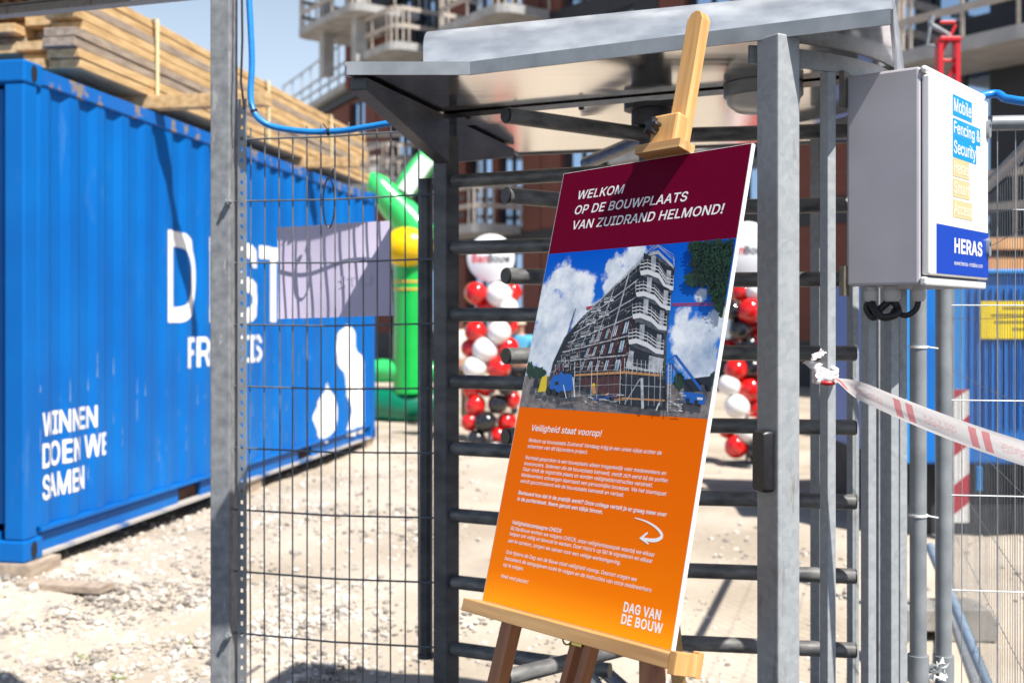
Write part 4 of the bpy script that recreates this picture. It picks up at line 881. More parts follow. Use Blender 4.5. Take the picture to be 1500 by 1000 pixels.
SKY = bpy.data.materials.new('print_clouded_sky'); SKY.use_nodes = True; n = SKY.node_tree; b = n.nodes['Principled BSDF']; b.inputs['Roughness'].default_value = .45; b.inputs['Specular IOR Level'].default_value = .06
t_ = n.nodes.new('ShaderNodeTexCoord'); cur = None
for cx, cy, r_ in ((180,430,230),(380,500,230),(330,330,140),(520,250,150),(610,130,110),(235,250,120),(150,600,220),(900,560,190),(1010,520,150),(860,440,80),(960,640,190),(955,325,55),(480,180,50)):
    x, z = pp(cx, cy); rr_ = (pp(cx+r_, cy)[0]-x)
    v_ = n.nodes.new('ShaderNodeVectorMath'); v_.operation = 'DISTANCE'; n.links.new(t_.outputs['Object'], v_.inputs[0]); v_.inputs[1].default_value = (x, 0, z)
    m1 = n.nodes.new('ShaderNodeMapRange'); m1.inputs[1].default_value = 0; m1.inputs[2].default_value = rr_; m1.inputs[3].default_value = 1; m1.inputs[4].default_value = 0; n.links.new(v_.outputs['Value'], m1.inputs[0])
    if cur is None: cur = m1.outputs[0]
    else:
        q = n.nodes.new('ShaderNodeMath'); q.operation = 'SMOOTH_MAX'; q.inputs[2].default_value = .15; n.links.new(cur, q.inputs[0]); n.links.new(m1.outputs[0], q.inputs[1]); cur = q.outputs[0]
def nz(sc, det, off):
    a_ = n.nodes.new('ShaderNodeMapping'); a_.inputs[1].default_value = off; n.links.new(t_.outputs['Object'], a_.inputs[0]); x = n.nodes.new('ShaderNodeTexNoise'); x.inputs['Scale'].default_value = sc; x.inputs['Detail'].default_value = det; x.inputs['Roughness'].default_value = .62; n.links.new(a_.outputs[0], x.inputs['Vector']); return x.outputs[0]
def ma(op, a_, b_):
    q = n.nodes.new('ShaderNodeMath'); q.operation = op
    for i, w_ in enumerate((a_, b_)):
        if isinstance(w_, (int, float)): q.inputs[i].default_value = w_
        else: n.links.new(w_, q.inputs[i])
    return q.outputs[0]
val = ma('ADD', cur, ma('MULTIPLY', ma('SUBTRACT', nz(17, 12, (3,0,1)), .5), 1.7))
cm = n.nodes.new('ShaderNodeMapRange'); cm.interpolation_type = 'SMOOTHSTEP'; cm.inputs[1].default_value = .30; cm.inputs[2].default_value = .56; n.links.new(val, cm.inputs[0])
c1 = n.nodes.new('ShaderNodeValToRGB'); c1.color_ramp.elements[0].color = (.20,.30,.46,1); c1.color_ramp.elements[1].color = (.80,.83,.87,1); c1.color_ramp.elements[0].position = .30; c1.color_ramp.elements[1].position = .60; n.links.new(nz(11, 10, (0,0,7)), c1.inputs[0])
c2 = n.nodes.new('ShaderNodeValToRGB'); c2.color_ramp.elements[0].color = (.03,.24,.70,1); c2.color_ramp.elements[1].color = (.0,.085,.52,1)
s3 = n.nodes.new('ShaderNodeSeparateXYZ'); n.links.new(t_.outputs['Object'], s3.inputs[0]); m3 = n.nodes.new('ShaderNodeMapRange'); m3.inputs[1].default_value = zo; m3.inputs[2].default_value = zr; n.links.new(s3.outputs[2], m3.inputs[0]); n.links.new(m3.outputs[0], c2.inputs[0])
mm = n.nodes.new('ShaderNodeMix'); mm.data_type = 'RGBA'; n.links.new(cm.outputs[0], mm.inputs[0]); n.links.new(c2.outputs[0], mm.inputs[6]); n.links.new(c1.outputs[0], mm.inputs[7]); n.links.new(mm.outputs[2], b.inputs['Base Color'])
pm[13] = SKY
# ground strip
gl_ = [(0,748),(300,760),(700,790),(1200,800),(1200,1000),(-40,1000)]
poly(1, gl_)
for _ in range(90):
    x = rr.uniform(60, 980); y = rr.uniform(800, 900); pline(rr.choice([1,11,12,2]), (x, y), (x+rr.uniform(5,22), y+rr.uniform(-1,3)), rr.uniform(1.5,3))
blob(6, 100,735,45,32); blob(6,60,720,18,45); blob(6,840,780,30,45); blob(6,1020,770,22,40)
poly(2, [(868,770),(1008,752),(1006,830),(866,835)])
# crane
pline(8, (805,375),(1105,368), 5); pline(8, (805,385),(1105,381), 4)
for i in range(30): pline(8, (805+i*10,376),(810+i*10,384), 2)
pline(8, (355,398),(420,388), 16)
# building body
poly(11, [(690,105),(820,185),(800,300),(775,560),(770,930),(540,905),(160,770),(180,680),(240,550),(345,430)])
poly(2, [(690,105),(640,220),(590,480),(545,790),(170,740),(185,670),(250,545),(350,432)])
E0, E1 = (690,110), (345,434)           # top edge of the long facade
B0, B1 = (552,770), (168,735)
for fl in range(6):
    t0, t1 = fl/6.2, (fl+1)/6.2
    for k in range(9):
        a0, a1 = (k/9)**.75, ((k+1)/9)**.75
        q00, q10 = lerp(lerp(E0,B0,t0), lerp(E1,B1,t0), a0), lerp(lerp(E0,B0,t0), lerp(E1,B1,t0), a1)
        q01, q11 = lerp(lerp(E0,B0,t1), lerp(E1,B1,t1), a0), lerp(lerp(E0,B0,t1), lerp(E1,B1,t1), a1)
        if fl >= 3 and k < 5:
            poly(4, [lerp(q00,q10,.05), lerp(q00,q10,.5), lerp(q01,q11,.5), lerp(q01,q11,.05)])
            poly(5, [lerp(lerp(q00,q01,.2),lerp(q10,q11,.2),.55), lerp(lerp(q00,q01,.2),lerp(q10,q11,.2),.85), lerp(lerp(q00,q01,.8),lerp(q10,q11,.8),.85), lerp(lerp(q00,q01,.8),lerp(q10,q11,.8),.55)])
            pline(2, lerp(lerp(q00,q01,.2),lerp(q10,q11,.2),.7), lerp(lerp(q00,q01,.8),lerp(q10,q11,.8),.7), 3)
        else:
            pline(11, lerp(q00,q01,.55), lerp(q10,q11,.55), 2.5); pline(3, lerp(q00,q01,.35), lerp(q10,q11,.35), 1.5)
        if k % 2 == 0 and fl < 4: pline(3, q00, q01, 7-k*.6)
    pline(3, lerp(E0,B0,t0), lerp(E1,B1,t0), 6)
    for k in (4, 6):
        a_ = lerp(lerp(E0,B0,t1), lerp(E1,B1,t1), (k/9)**.75)
        if fl < 5:
            for d in (0, -12, -20): pline(12, (a_[0]-30, a_[1]+6+d), (a_[0]+22, a_[1]-4+d), 6 if d == 0 else 2.5)
for _ in range(150):
    x = rr.uniform(165, 330); yt = 740-(x-165)*1.6; y = rr.uniform(yt, 740); ln_ = rr.uniform(10, 45)
    if rr.random() < .5: pline(rr.choice([3,11,12,11,8]), (x, y), (x, min(745, y+ln_)), 1.6)
    else: pline(rr.choice([3,11,2,12]), (x, y), (x+ln_*.6, y-ln_*.35), 1.8)
pline(11, (262,530),(300,402), 4); pline(3, (700,80),(400,385), 2); pline(3, (712,72),(345,440), 1.5)
for _ in range(420):
    a_, t_ = rr.random(), rr.random(); q0 = lerp(lerp(E0,B0,t_), lerp(E1,B1,t_), a_); w_ = (1-a_*.6)*rr.uniform(2, 12)
    if rr.random() < .5: pline(rr.choice([2,2,11,3,4]), q0, (q0[0]-w_, q0[1]+w_*.55), rr.uniform(1.5, 4))
    else: pline(rr.choice([2,11,3,3,12]), q0, (q0[0]-w_*.1, q0[1]+w_*1.4), rr.uniform(1, 2.5))
# rounded end balconies
for i, (xl, yl, xr_, yr) in enumerate(((640,205,815,285),(618,318,800,390),(600,432,780,495),(580,565,765,620))):
    dx_ = 30
    poly(2, [(xl+20,yl-95),(xr_-6,yr-90),(xr_-8,yr),(xl+10,yl)])
    poly(3, [(xl+60,yl-80),(xl+85,yl-78),(xl+80,yl),(xl+55,yl)]); poly(3, [(xr_-35,yr-85),(xr_-12,yr-80),(xr_-18,yr),(xr_-40,yr)])
    bow = [(xl,yl),(xl+40,yl-8),(xl+100,yl+14),(xr_-40,yr-8),(xr_,yr)]
    poly(12, bow+[(xr_-2,yr+22),(xr_-42,yr+16),(xl+98,yl+40),(xl+42,yl+18),(xl+4,yl+24)])
    poly(11, [(xl+4,yl+24),(xl+42,yl+18),(xl+98,yl+40),(xr_-42,yr+16),(xr_-2,yr+22),(xr_-15,yr+40),(xl+30,yl+40)])
    for d in (-16, -34, -50):
        for j_ in range(4): pline(12 if d != -50 else 3, (bow[j_][0], bow[j_][1]+d), (bow[j_+1][0], bow[j_+1][1]+d), 5 if d != -50 else 2)
    for j_ in range(9):
        t_ = j_/8*3.999; a_ = lerp(bow[int(t_)], bow[int(t_)+1], t_ % 1); pline(3, (a_[0], a_[1]), (a_[0], a_[1]-56), 2.5)
for d in (0, 14, 30):
    for a_, b_ in (((690,105-d),(735,70-d*.2+8)), ((735,78-d*.3),(815,150-d)), ((815,150-d),(820,185-d))): pline(3, a_, b_, 2.5)
poly(3, [(690,108),(735,98),(815,178),(818,196),(735,118),(690,126)])
# lower storeys, scaffold and props
poly(3, [(585,620),(765,665),(750,740),(565,715)]); poly(2, [(610,615),(690,635),(680,720),(600,700)])
for y in (662, 690): pline(3, (560,y+20),(770,y+45), 2.5)
for x in range(560, 780, 22): pline(12, (x,660+(x-560)*.12),(x-2,735+(x-560)*.1), 2)
poly(10, [(300,745),(560,728),(745,745),(742,757),(560,742),(300,755)])
poly(2, [(545,752),(770,775),(768,928),(540,903)])
poly(4, [(330,765),(540,752),(530,880),(470,860),(320,800)])
for i in range(16):
    x = 300+i*30; pline(rr.choice([3,11,12]), (x, 690-rr.random()*40), (x-6, 850+min(60, i*6)), 2.5)
for y in (700, 725, 800, 850): pline(3, (300,y+8),(545,y-4), 2)
for y in (800, 870): pline(10 if y == 870 else 3, (545,y+0),(770,y+12), 9 if y == 870 else 3)
pline(3, (640,770),(560,900), 4); pline(3, (650,765),(655,925), 14); pline(11, (750,780),(755,920), 4); pline(12, (740,895),(725,935), 6); pline(3, (790,690),(785,940), 6); pline(3,(805,690),(800,930), 3)
for i in range(12): pline(3, (785,700+i*20),(803,704+i*20), 2.5)
# machines
poly(9, [(128,760),(155,748),(150,835),(105,838)]); poly(2, [(85,775),(110,770),(108,820),(80,815)])
poly(7, [(172,775),(190,755),(232,742),(285,745),(295,790),(285,830),(215,840),(168,820)]); poly(2, [(195,785),(215,780),(215,800),(195,803)])
for x, y in ((160,835),(190,840),(230,850)): blob(2, x, y, 13, 20, 12, .02)
pline(7, (225,735),(265,800), 16); poly(11, [(220,870),(310,860),(312,885),(218,885)]); pline(12, (240,800),(255,870), 4); pline(12,(290,760),(300,865), 5)
poly(10, [(388,800),(405,795),(412,845),(392,850)]); blob(9, 398, 800, 10, 8, 10)
for _ in range(26): x = rr.uniform(350, 530); y = rr.uniform(850, 890); pline(rr.choice([12,10,7,3]), (x, y), (x+rr.uniform(10,40), y+rr.uniform(-8,10)), 4)
poly(7, [(862,835),(985,850),(980,905),(872,890)]); poly(2, [(880,870),(900,870),(900,905),(882,905)]); poly(2, [(925,880),(945,880),(945,910),(925,910)]); poly(12, [(940,865),(970,868),(968,880),(940,878)])
pline(7, (825,645),(965,830), 15); pline(7, (825,645),(778,680), 8); pline(11, (965,800),(985,860), 22)
for x in (815, 835): pline(11, (x,655),(x-5,800), 2)
for _ in range(22): x = rr.uniform(790, 860); y = rr.uniform(840, 945); pline(rr.choice([12,3,11]), (x, y), (x+rr.uniform(8,30), y+rr.uniform(-2,4)), 4)
# leafy branch in the corner
for cx, cy, rx, ry in ((1040,110,130,60),(1090,200,70,110),(960,160,60,40),(1070,330,55,90),(920,250,45,40),(1000,230,90,60),(1090,410,40,50),(940,80,50,30)): blob(6, cx, cy, rx, ry, 40, .22)
for _ in range(1300):
    t_ = rr.random(); x = 900+260*rr.random()**.7; 
    ymax = 130+max(0, (x-880))*1.35 if x < 1000 else 330+(x-1000)*1.4
    ymin = 60-(x-880)*.09+4; y = ymin+(ymax-ymin)*rr.random()
    lim = 1180
    if x < 930 and 110 < y < 190: continue
    if x > lim-8: x = lim-rr.uniform(8, 90)
    if y > 470 and x < 1010: continue
    a_ = rr.random()*6.3; l_ = rr.uniform(12, 24); w_ = l_*.6; c_, s_ = math.cos(a_), math.sin(a_)
    poly(6, [(x-c_*l_*.5, y-s_*l_*.5*.8), (x-s_*w_*.5, y+c_*w_*.5*.8), (x+c_*l_*.5, y+s_*l_*.5*.8), (x+s_*w_*.5, y-c_*w_*.5*.8)])
lay_max = lay[0]
photo = pho.build('printed_photo', pm, brd, local=True)

# easel, in the board's own axes (x along the board, y away from the viewer, z up the board)
foot = -BO.z/Vz.z
ez = thing('easel', 'wooden studio easel with pale mast and brown legs holding the welcome board', 'easel', BO+Vz*foot, rot=RM)
XE = wm(ez)
def eb(m, x0, x1, y0, y1, z0, z1): m.box(((x0+x1)/2, (y0+y1)/2, (z0+z1)/2-foot), (x1-x0, y1-y0, z1-z0))
xm, zm = bxz(1016, 26, .012); xc = bxz(986, 192, .012)[0]; 
mx_ = (xm+xc)/2+.004
ztop = bxz(1016, 16, .012)[1]
m = MB(); w2 = .0205
poly_ = [(-w2, -.1), (w2, -.1), (w2, ztop-.02), (w2*.6, ztop-.004), (0, ztop), (-w2*.6, ztop-.004), (-w2, ztop-.02)]
n_ = len(poly_); vv = [(mx_+x, .013, max(z, -.015)-foot) for x, z in poly_]+[(mx_+x, .040, max(z, -.015)-foot) for x, z in poly_]
m.add(vv, [tuple(range(n_)), tuple(range(2*n_-1, n_-1, -1))]+[(i, i+n_, (i+1) % n_+n_, (i+1) % n_) for i in range(n_)]); m.build('mast', EASEL, ez, local=True, bevel=.0015, fix=True)
# top clamp
xl, zl = bxz(927, 238, -.035); xr2, zl2 = bxz(993, 226, -.035)
m = MB(); eb(m, xl, xr2, -.035, .0115, BH+.001, BH+.021); m.build('clamp_ledge', EASELT, ez, local=True, bevel=.0012)
m = MB(); cx_ = mx_-.002
eb(m, cx_-.034, cx_+.034, -.021, .0125, BH+.0215, BH+.088); m.build('clamp_block', EASEL, ez, local=True, bevel=.006)
m = MB(); kc = Vector((cx_-.016, -.037, BH+.055-foot))
st_ = []
for i in range(20):
    a_ = i*math.pi/10; r_ = .0195 if i % 4 in (0, 1) else .011; st_.append((r_*math.cos(a_), r_*math.sin(a_)))
vv = [(kc.x+x*.85, kc.y-.009, kc.z+z*.85) for x, z in st_]+[(kc.x+x, kc.y-.004, kc.z+z) for x, z in st_]+[(kc.x+x, kc.y+.006, kc.z+z) for x, z in st_]
m.add(vv, [tuple(range(19,-1,-1)), tuple(range(40,60))]+[(i+b, (i+1) % 20+b, (i+1) % 20+b+20, i+b+20) for b in (0,20) for i in range(20)])
m.tube([kc+Vector((0,.006,0)), kc+Vector((0,.016,0))], .006, 10); m.build('clamp_knob', BLACK, ez, local=True, smooth=True, fix=True)
# tray
x0t, _z = bxz(678, 882, -.045); x1t, _z = bxz(984, 960, -.045)
m = MB(); eb(m, x0t, x1t, -.046, .0115, -.027, -.0015); m.build('tray', EASELT, ez, local=True, bevel=.0012)
m = MB(); eb(m, x1t-.004, x1t+.012, -.0465, .0118, -.034, .004); eb(m, x1t-.002, x1t+.012, .0125, .026, -.036, .008); m.build('tray_end', EASEL, ez, local=True, bevel=.001)
def leg(pa, pb, w, d, y0, mt=EASELD):
    a_, b_ = bxz(*pa, y0), bxz(*pb, y0); dx_ = (b_[0]-a_[0])/(b_[1]-a_[1])
    zt_, zb_ = -.027, foot
    top = Vector((a_[0]+dx_*(zt_-a_[1]), y0, zt_-foot)); bot = Vector((a_[0]+dx_*(zb_-a_[1]), y0, 0))
    m = MB(); m.bar(bot, top, w, d, up=(0,1,0)); return m.build('leg', mt, ez, local=True, bevel=.0015)
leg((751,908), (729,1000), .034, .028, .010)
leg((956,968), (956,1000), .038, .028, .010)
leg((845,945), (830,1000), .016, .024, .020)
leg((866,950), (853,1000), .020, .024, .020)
# rear strut reaching back to the ground
topw = XE @ Vector((mx_+.02, .055, BH*.45-foot)); mid = P(993, 985, 2.62); dv = (mid-topw); gpt = topw+dv*(topw.z/-dv.z)
m = MB(); m.bar(XE.inverted() @ gpt, XE.inverted() @ topw, .03, .022, up=(0,1,0)); m.build('leg', EASEL, ez, local=True, bevel=.0015)
q = bxz(838, 936, 0.005)
m = MB(); rc = Vector((q[0]-.012, .004, q[1]-foot)); m.tube([rc+Vector((.012*math.cos(t_*.5236), 0, .012*math.sin(t_*.5236))) for t_ in range(13)], .0018, 6, cap=False); m.box(rc+Vector((.026,.004,.001)), (.026,.008,.02))
m.build('brass_ring', mat('brass', (.60,.46,.12), rough=.3, metal=1), ez, local=True, smooth=True)

# ------------------------------------------------------------------ barrier tape
tp = thing('barrier_tape', 'red and white barrier tape knotted to the cage and stretched to the right', 'tape', P(1212, 560, 2.47))
TAPE = bpy.data.materials.new('barrier_tape_film'); TAPE.use_nodes = True
n = TAPE.node_tree; b = n.nodes['Principled BSDF']; b.inputs['Roughness'].default_value = .3
uvn = n.nodes.new('ShaderNodeUVMap'); sx = n.nodes.new('ShaderNodeSeparateXYZ'); n.links.new(uvn.outputs[0], sx.inputs[0])
def mth(op, a_, b_=None):
    x = n.nodes.new('ShaderNodeMath'); x.operation = op
    for i, q in enumerate((a_, b_)):
        if q is None: continue
        if isinstance(q, (int, float)): x.inputs[i].default_value = q
        else: n.links.new(q, x.inputs[i])
    return x.outputs[0]
sl = mth('ADD', sx.outputs[0], mth('MULTIPLY', mth('SUBTRACT', 1.0, sx.outputs[1]), .45))
fr = mth('FRACT', mth('DIVIDE', sl, 2.3))
s1 = mth('MULTIPLY', mth('GREATER_THAN', fr, .12), mth('LESS_THAN', fr, .22)); s2 = mth('MULTIPLY', mth('GREATER_THAN', fr, .29), mth('LESS_THAN', fr, .39))
inb = mth('MULTIPLY', mth('GREATER_THAN', sx.outputs[1], .14), mth('LESS_THAN', sx.outputs[1], .9))
red = mth('MULTIPLY', mth('ADD', s1, s2), inb)
mk = n.nodes.new('ShaderNodeTexNoise'); mk.inputs['Scale'].default_value = 9; mk.inputs['Detail'].default_value = 1
mpn = n.nodes.new('ShaderNodeMapping'); mpn.inputs['Scale'].default_value = (1.2, 1.6, 1); n.links.new(uvn.outputs[0], mpn.inputs[0]); n.links.new(mpn.outputs[0], mk.inputs['Vector'])
wr = mth('MULTIPLY', mth('MULTIPLY', mth('GREATER_THAN', fr, .5), mth('LESS_THAN', fr, .95)), mth('MULTIPLY', mth('GREATER_THAN', sx.outputs[1], .35), mth('LESS_THAN', sx.outputs[1], .72)))
wr = mth('MULTIPLY', wr, mth('GREATER_THAN', mk.outputs[0], .5))
fac = mth('MINIMUM', mth('ADD', mth('MULTIPLY', red, .68), mth('MULTIPLY', wr, .28)), 1)
mxn = n.nodes.new('ShaderNodeMix'); mxn.data_type = 'RGBA'; mxn.inputs[6].default_value = (.86,.82,.82,1); mxn.inputs[7].default_value = (.72,.07,.10,1)
n.links.new(fac, mxn.inputs[0]); n.links.new(mxn.outputs[2], b.inputs['Base Color'])
tr = n.nodes.new('ShaderNodeBsdfTranslucent'); n.links.new(mxn.outputs[2], tr.inputs[0]); ms = n.nodes.new('ShaderNodeMixShader'); ms.inputs[0].default_value = .5
n.links.new(b.outputs[0], ms.inputs[1]); n.links.new(tr.outputs[0], ms.inputs[2]); n.links.new(ms.outputs[0], n.nodes['Material Output'].inputs[0])
def ribbon(name, cen, wid, roll, mt, parent, crumple=0):
    N = len(cen); nv = 7; verts = []; uvs = []; dist = 0
    for i, c in enumerate(cen):
        if i: dist += (cen[i]-cen[i-1]).length
        d = (cen[min(i+1,N-1)]-cen[max(i-1,0)]).normalized(); x = Vector((0,0,1))-d*d.z; x.normalize(); y = d.cross(x)
        for k in range(nv):
            t = k/(nv-1)-.5; w_ = wid[i]; rl = roll[i]
            p = c+x*(t*w_*math.cos(rl))+y*(t*w_*math.sin(rl)+crumple*math.sin(t*9+i*.7)*.35+ (.0012*math.cos(t*6.283)+.0012*math.sin(t*16+i*.15)))
            if crumple: p += Vector((random.uniform(-1,1), random.uniform(-1,1), random.uniform(-1,1)))*crumple*.3
            verts.append(p); uvs.append((dist/.07, 1-k/(nv-1)))
    fcs = [(i*nv+k, (i+1)*nv+k, (i+1)*nv+k+1, i*nv+k+1) for i in range(N-1) for k in range(nv-1)]
    m = MB(); m.add(verts, fcs); o = m.build(name, mt, parent, smooth=True)
    ul = o.data.uv_layers.new(name='UVMap')
    for l in o.data.loops: ul.data[l.index].uv = uvs[l.vertex_index]
    return o
A_, B_ = P(1208, 549, 2.452), P(1640, 705, 2.10)
cen = []; wid = []; rol = []
for i in range(61):
    t = i/60; p = A_.lerp(B_, t); p.z -= .016*math.sin(math.pi*t); cen.append(p)
    wid.append(.012+.024*smooth(0, .09, t)+.020*t); rol.append(R(75)*(1-smooth(0, .2, t))-R(24)*smooth(0,.2,t)+R(8)*math.sin(t*5))
ribbon('tape_strip', cen, wid, rol, TAPE, tp)
ce = [P(1206,550,2.455), P(1197,548,2.45), P(1190,541,2.445), P(1189,530,2.44), P(1195,522,2.44), P(1204,518,2.445), P(1206,514,2.45)]
ce = spline(ce, 4); ribbon('tape_tail', ce, [.010+.036*math.sin(min(1, i/len(ce)*1.3)*3.0) for i in range(len(ce))], [R(20+i*5) for i in range(len(ce))], mat('rag_film', (.82,.79,.80), (.74,.55,.58), rough=.35, scale=30, lo=.55, hi=.8), tp, crumple=.008)
m = MB(); kq = P(1212, 552, 2.46)
for dz in (-.006, .004, .012):
    pts = [kq+Vector((.0235*math.cos(t_*.5236), .0235*math.sin(t_*.5236)+.016, dz+.006*math.sin(t_*1.1))) for t_ in range(13)]; m.tube(pts, .0065, 7, cap=False)
m.sphere(P(1214,554,2.44), .012, 10, 8, (1.3,.8,.9)); m.build('knot', mat('white_film', (.80,.76,.76), (.72,.40,.42), rough=.35, scale=60, lo=.55, hi=.75), tp, smooth=True)
m = MB(); q = P(1213,561,2.435); m.sphere(q, .011, 10, 8, (1.5,.5,.5)); m.build('red_fold', mat('red_film', (.42,.01,.015), rough=.35), tp, smooth=True)

# ------------------------------------------------------------------ mobile fence on the right
def fence(name, a_, b_, z0, z1, nv, zrows, label, r=.021, wr_=.0014, posts=(True, True), wm_=None):
    a_, b_ = Vector(a_), Vector(b_); t_ = thing(name, label, 'fence panel', (a_+b_)/2+Vector((0,0,z0)), 'mobile fences')
    d = (b_-a_).normalized()
    for e, on in ((a_, posts[0]), (b_, posts[1])):
        if on: m = MB(); m.tube([e+Vector((0,0,z0-.14)), e+Vector((0,0,z1))], r, 16); m.build('upright_tube', GALV2, t_, smooth=True)
    m = MB(); m.tube([a_+Vector((0,0,z1-r)), b_+Vector((0,0,z1-r))], r*.95, 14); m.build('top_tube', GALV2, t_, smooth=True)
    m = MB(); m.tube([a_+Vector((0,0,z0)), b_+Vector((0,0,z0))], r*.95, 14); m.build('bottom_tube', GALV2, t_, smooth=True)
    m = MB(); L_ = (b_-a_).length
    for i in range(1, nv):
        q = a_+(b_-a_)*(i/nv); m.tube([q+Vector((0,0,z0)), q+Vector((.002*math.sin(i),0,(z0+z1)/2)), q+Vector((0,0,z1-r))], wr_, 5)
    for z in zrows: m.tube([a_+Vector((0,0,z)), (a_+b_)/2+Vector((0,0,z-.006)), b_+Vector((0,0,z))], wr_*1.15, 5)
    m.build('wire_mesh', wm_ or GALV2, t_, smooth=True); return t_
fA = P(1382, 600, 2.98); fA.z = 0; fB = Vector((4.6, 2.55, 0))
fence('mobile_fence', fA, fB, .17, 2.14, 76, [1.89-.252*i for i in range(7)], 'near mobile mesh fence panel running to the right behind the control cabinet')
eA = P(1345, 600, 2.93); eA.z = 0
fence('mobile_fence', (1.405, 3.02, 0), (2.15, 5.5, 0), .17, 2.10, 46, [1.86-.252*i for i in range(7)], 'second mobile mesh fence panel running away from the camera in front of the blue generator', wr_=.0011, wm_=WIRE)
ep = thing('fence_tube', 'pale upright fence tube with two white cable ties right of the cage bars', 'fence post', eA)
m = MB(); m.tube([eA, eA+Vector((0,0,2.1))], .0215, 18); m.build('tube', GALV2, ep, smooth=True)
WT = mat('white_cable_tie', (.80,.80,.79), rough=.4)
for py in (508, 754):
    q = P(1345, py, 2.93); m = MB(); m.tube([q-Vector((0,0,.003)), q+Vector((0,0,.003))], .0245, 16); m.tube([q+Vector((.02,-.012,0)), q+Vector((.045,-.02,-.004))], .0025, 6)
    tag(m.build('cable_tie', WT, smooth=True), {508:'upper white cable tie round the fence tube', 754:'lower white cable tie round the fence tube'}[py], 'cable tie', 'white ties on the fence tube')
# coupler clamp between the two tubes
q0, q1 = P(1345, 978, 2.93), P(1382, 978, 2.98)
cl_ = thing('fence_coupler', 'galvanised coupler clamp with a scrap of tape joining two fence tubes', 'clamp', q0)
m = MB()
for q in (q0, q1): m.tube([q-Vector((0,0,.035)), q+Vector((0,0,.035))], .027, 16)
m.build('clamp', GALV2, cl_, smooth=True)
m = MB(); qq = (q0+q1)/2+Vector((0,-.02,.005)); m.bar(qq-Vector((.02,0,0)), qq+Vector((.02,0,0)), .014, .02); m.tube([qq-Vector((.01,.03,0)), qq+Vector((.01,.03,0))], .006, 6); m.build('bolt', GALV2, cl_)
m = MB()
for _ in range(14): 
    c_ = qq+Vector((random.uniform(-.022,.022), random.uniform(-.03,-.005), random.uniform(-.02,.02))); v_ = [Vector((random.uniform(-.016,.016), random.uniform(-.01,.01), random.uniform(-.014,.014))) for _ in range(4)]; m.add([c_+x for x in v_], [(0,1,2),(0,2,3),(0,3,1)])
m.build('tape_scrap', WT, cl_)
# blue hose at the right
m = MB(); m.tube(spline([kpt(KW*.92, 2.10, .19), P(1446,139,2.95), P(1475,145,2.9), P(1520,150,2.85), P(1640,150,2.8)]), .011, 12)
tag(m.build('blue_hose', CABLEB, smooth=True), 'bright blue hose leaving the control cabinet towards the right edge', 'hose')
# fence foot
CONC = mat('concrete', (.22,.21,.19), (.33,.31,.28), rough=.9, scale=9, detail=8, bump=.15, bscale=30)
for nm, pa, pb, dpt, lb in ((0, (1302,1462), (868,918), 5.35, 'grey concrete fence foot on the sand behind the fence tubes'),):
    x0 = (pa[0]-750)/F*dpt; x1 = (pa[1]-750)/F*dpt; zf = gh(x0, dpt)
    fo = thing('concrete_block', lb, 'concrete block', ((x0+x1)/2, dpt+.1, zf))
    m = MB(); hh = .155; e = .035
    pl = [(x0,zf),(x0+.1,zf),(x0+.12,zf+.05),(x0+.24,zf+.05),(x0+.26,zf),(x1,zf),(x1,zf+hh*.6),(x1-e,zf+hh),(x0+e,zf+hh),(x0,zf+hh*.6)]
    n_ = len(pl); m.add([(x, dpt, z) for x, z in pl]+[(x, dpt+.23, z) for x, z in pl], [tuple(range(n_)), tuple(range(2*n_-1, n_-1, -1))]+[(i, i+n_, (i+1) % n_+n_, (i+1) % n_) for i in range(n_)])
    m.build('block', CONC, fo, bevel=.006, fix=True)
    m = MB(); m.tube([((x0+x1)/2-.1, dpt+.115, zf+hh-.01), ((x0+x1)/2-.1, dpt+.115, zf+hh+.004)], .03, 16); m.build('socket', hole, fo)
# diagonal prop tube
m = MB(); m.tube([P(1362,800,5.0), P(1400,890,4.6), P(1450,1010,4.15)], .02, 12)
tag(m.build('prop_tube', mat('blue_grey_tube', (.20,.27,.36), rough=.45, metal=.3), smooth=True), 'slanting blue-grey prop tube behind the fence near the concrete foot', 'tube')

# ------------------------------------------------------------------ blue generator trailer behind the fence
GY = 7.28
gen = thing('generator', 'blue site generator cabinet with striped marker board behind the fence', 'generator', (3.6, GY+1, .17))
GB = mat('generator_blue', (.0,.11,.42), (.0,.14,.50), rough=.4, scale=2, detail=6); GBL = mat('generator_light_blue', (.01,.22,.62), rough=.4)
m = MB(); m.box((3.75, GY+1.0, (.66+1.9)/2), (2.5, 2.0, 1.24)); m.build('body', GB, gen, bevel=.02)
m = MB()
for i in range(40): m.box((2.98+.045*i, GY-.008, 1.35), (.014, .02, .9))
m.build('louvre', GB, gen)
m = MB(); m.box((3.75, GY+.99, 1.912), (2.56, 2.06, .03)); m.build('lid', GBL, gen, bevel=.008)
m = MB(); m.box((2.90, GY-.011, 1.27), (.07, .02, 1.2)); m.box((2.56, GY-.011, 1.27), (.08, .02, 1.2)); m.build('door_frame', GBL, gen, bevel=.004)
m = MB(); m.box((3.75, GY+1.05, .40), (2.4, 1.8, .5)); m.build('skid', mat('dark_chassis', (.012,.013,.018), (.03,.03,.034), rough=.7, scale=6), gen)
m = MB(); q = P(1433, 700, GY-.02); m.box((q.x, GY-.03, q.z), (.03,.03,.16)); m.build('handle', GBL, gen, bevel=.004)
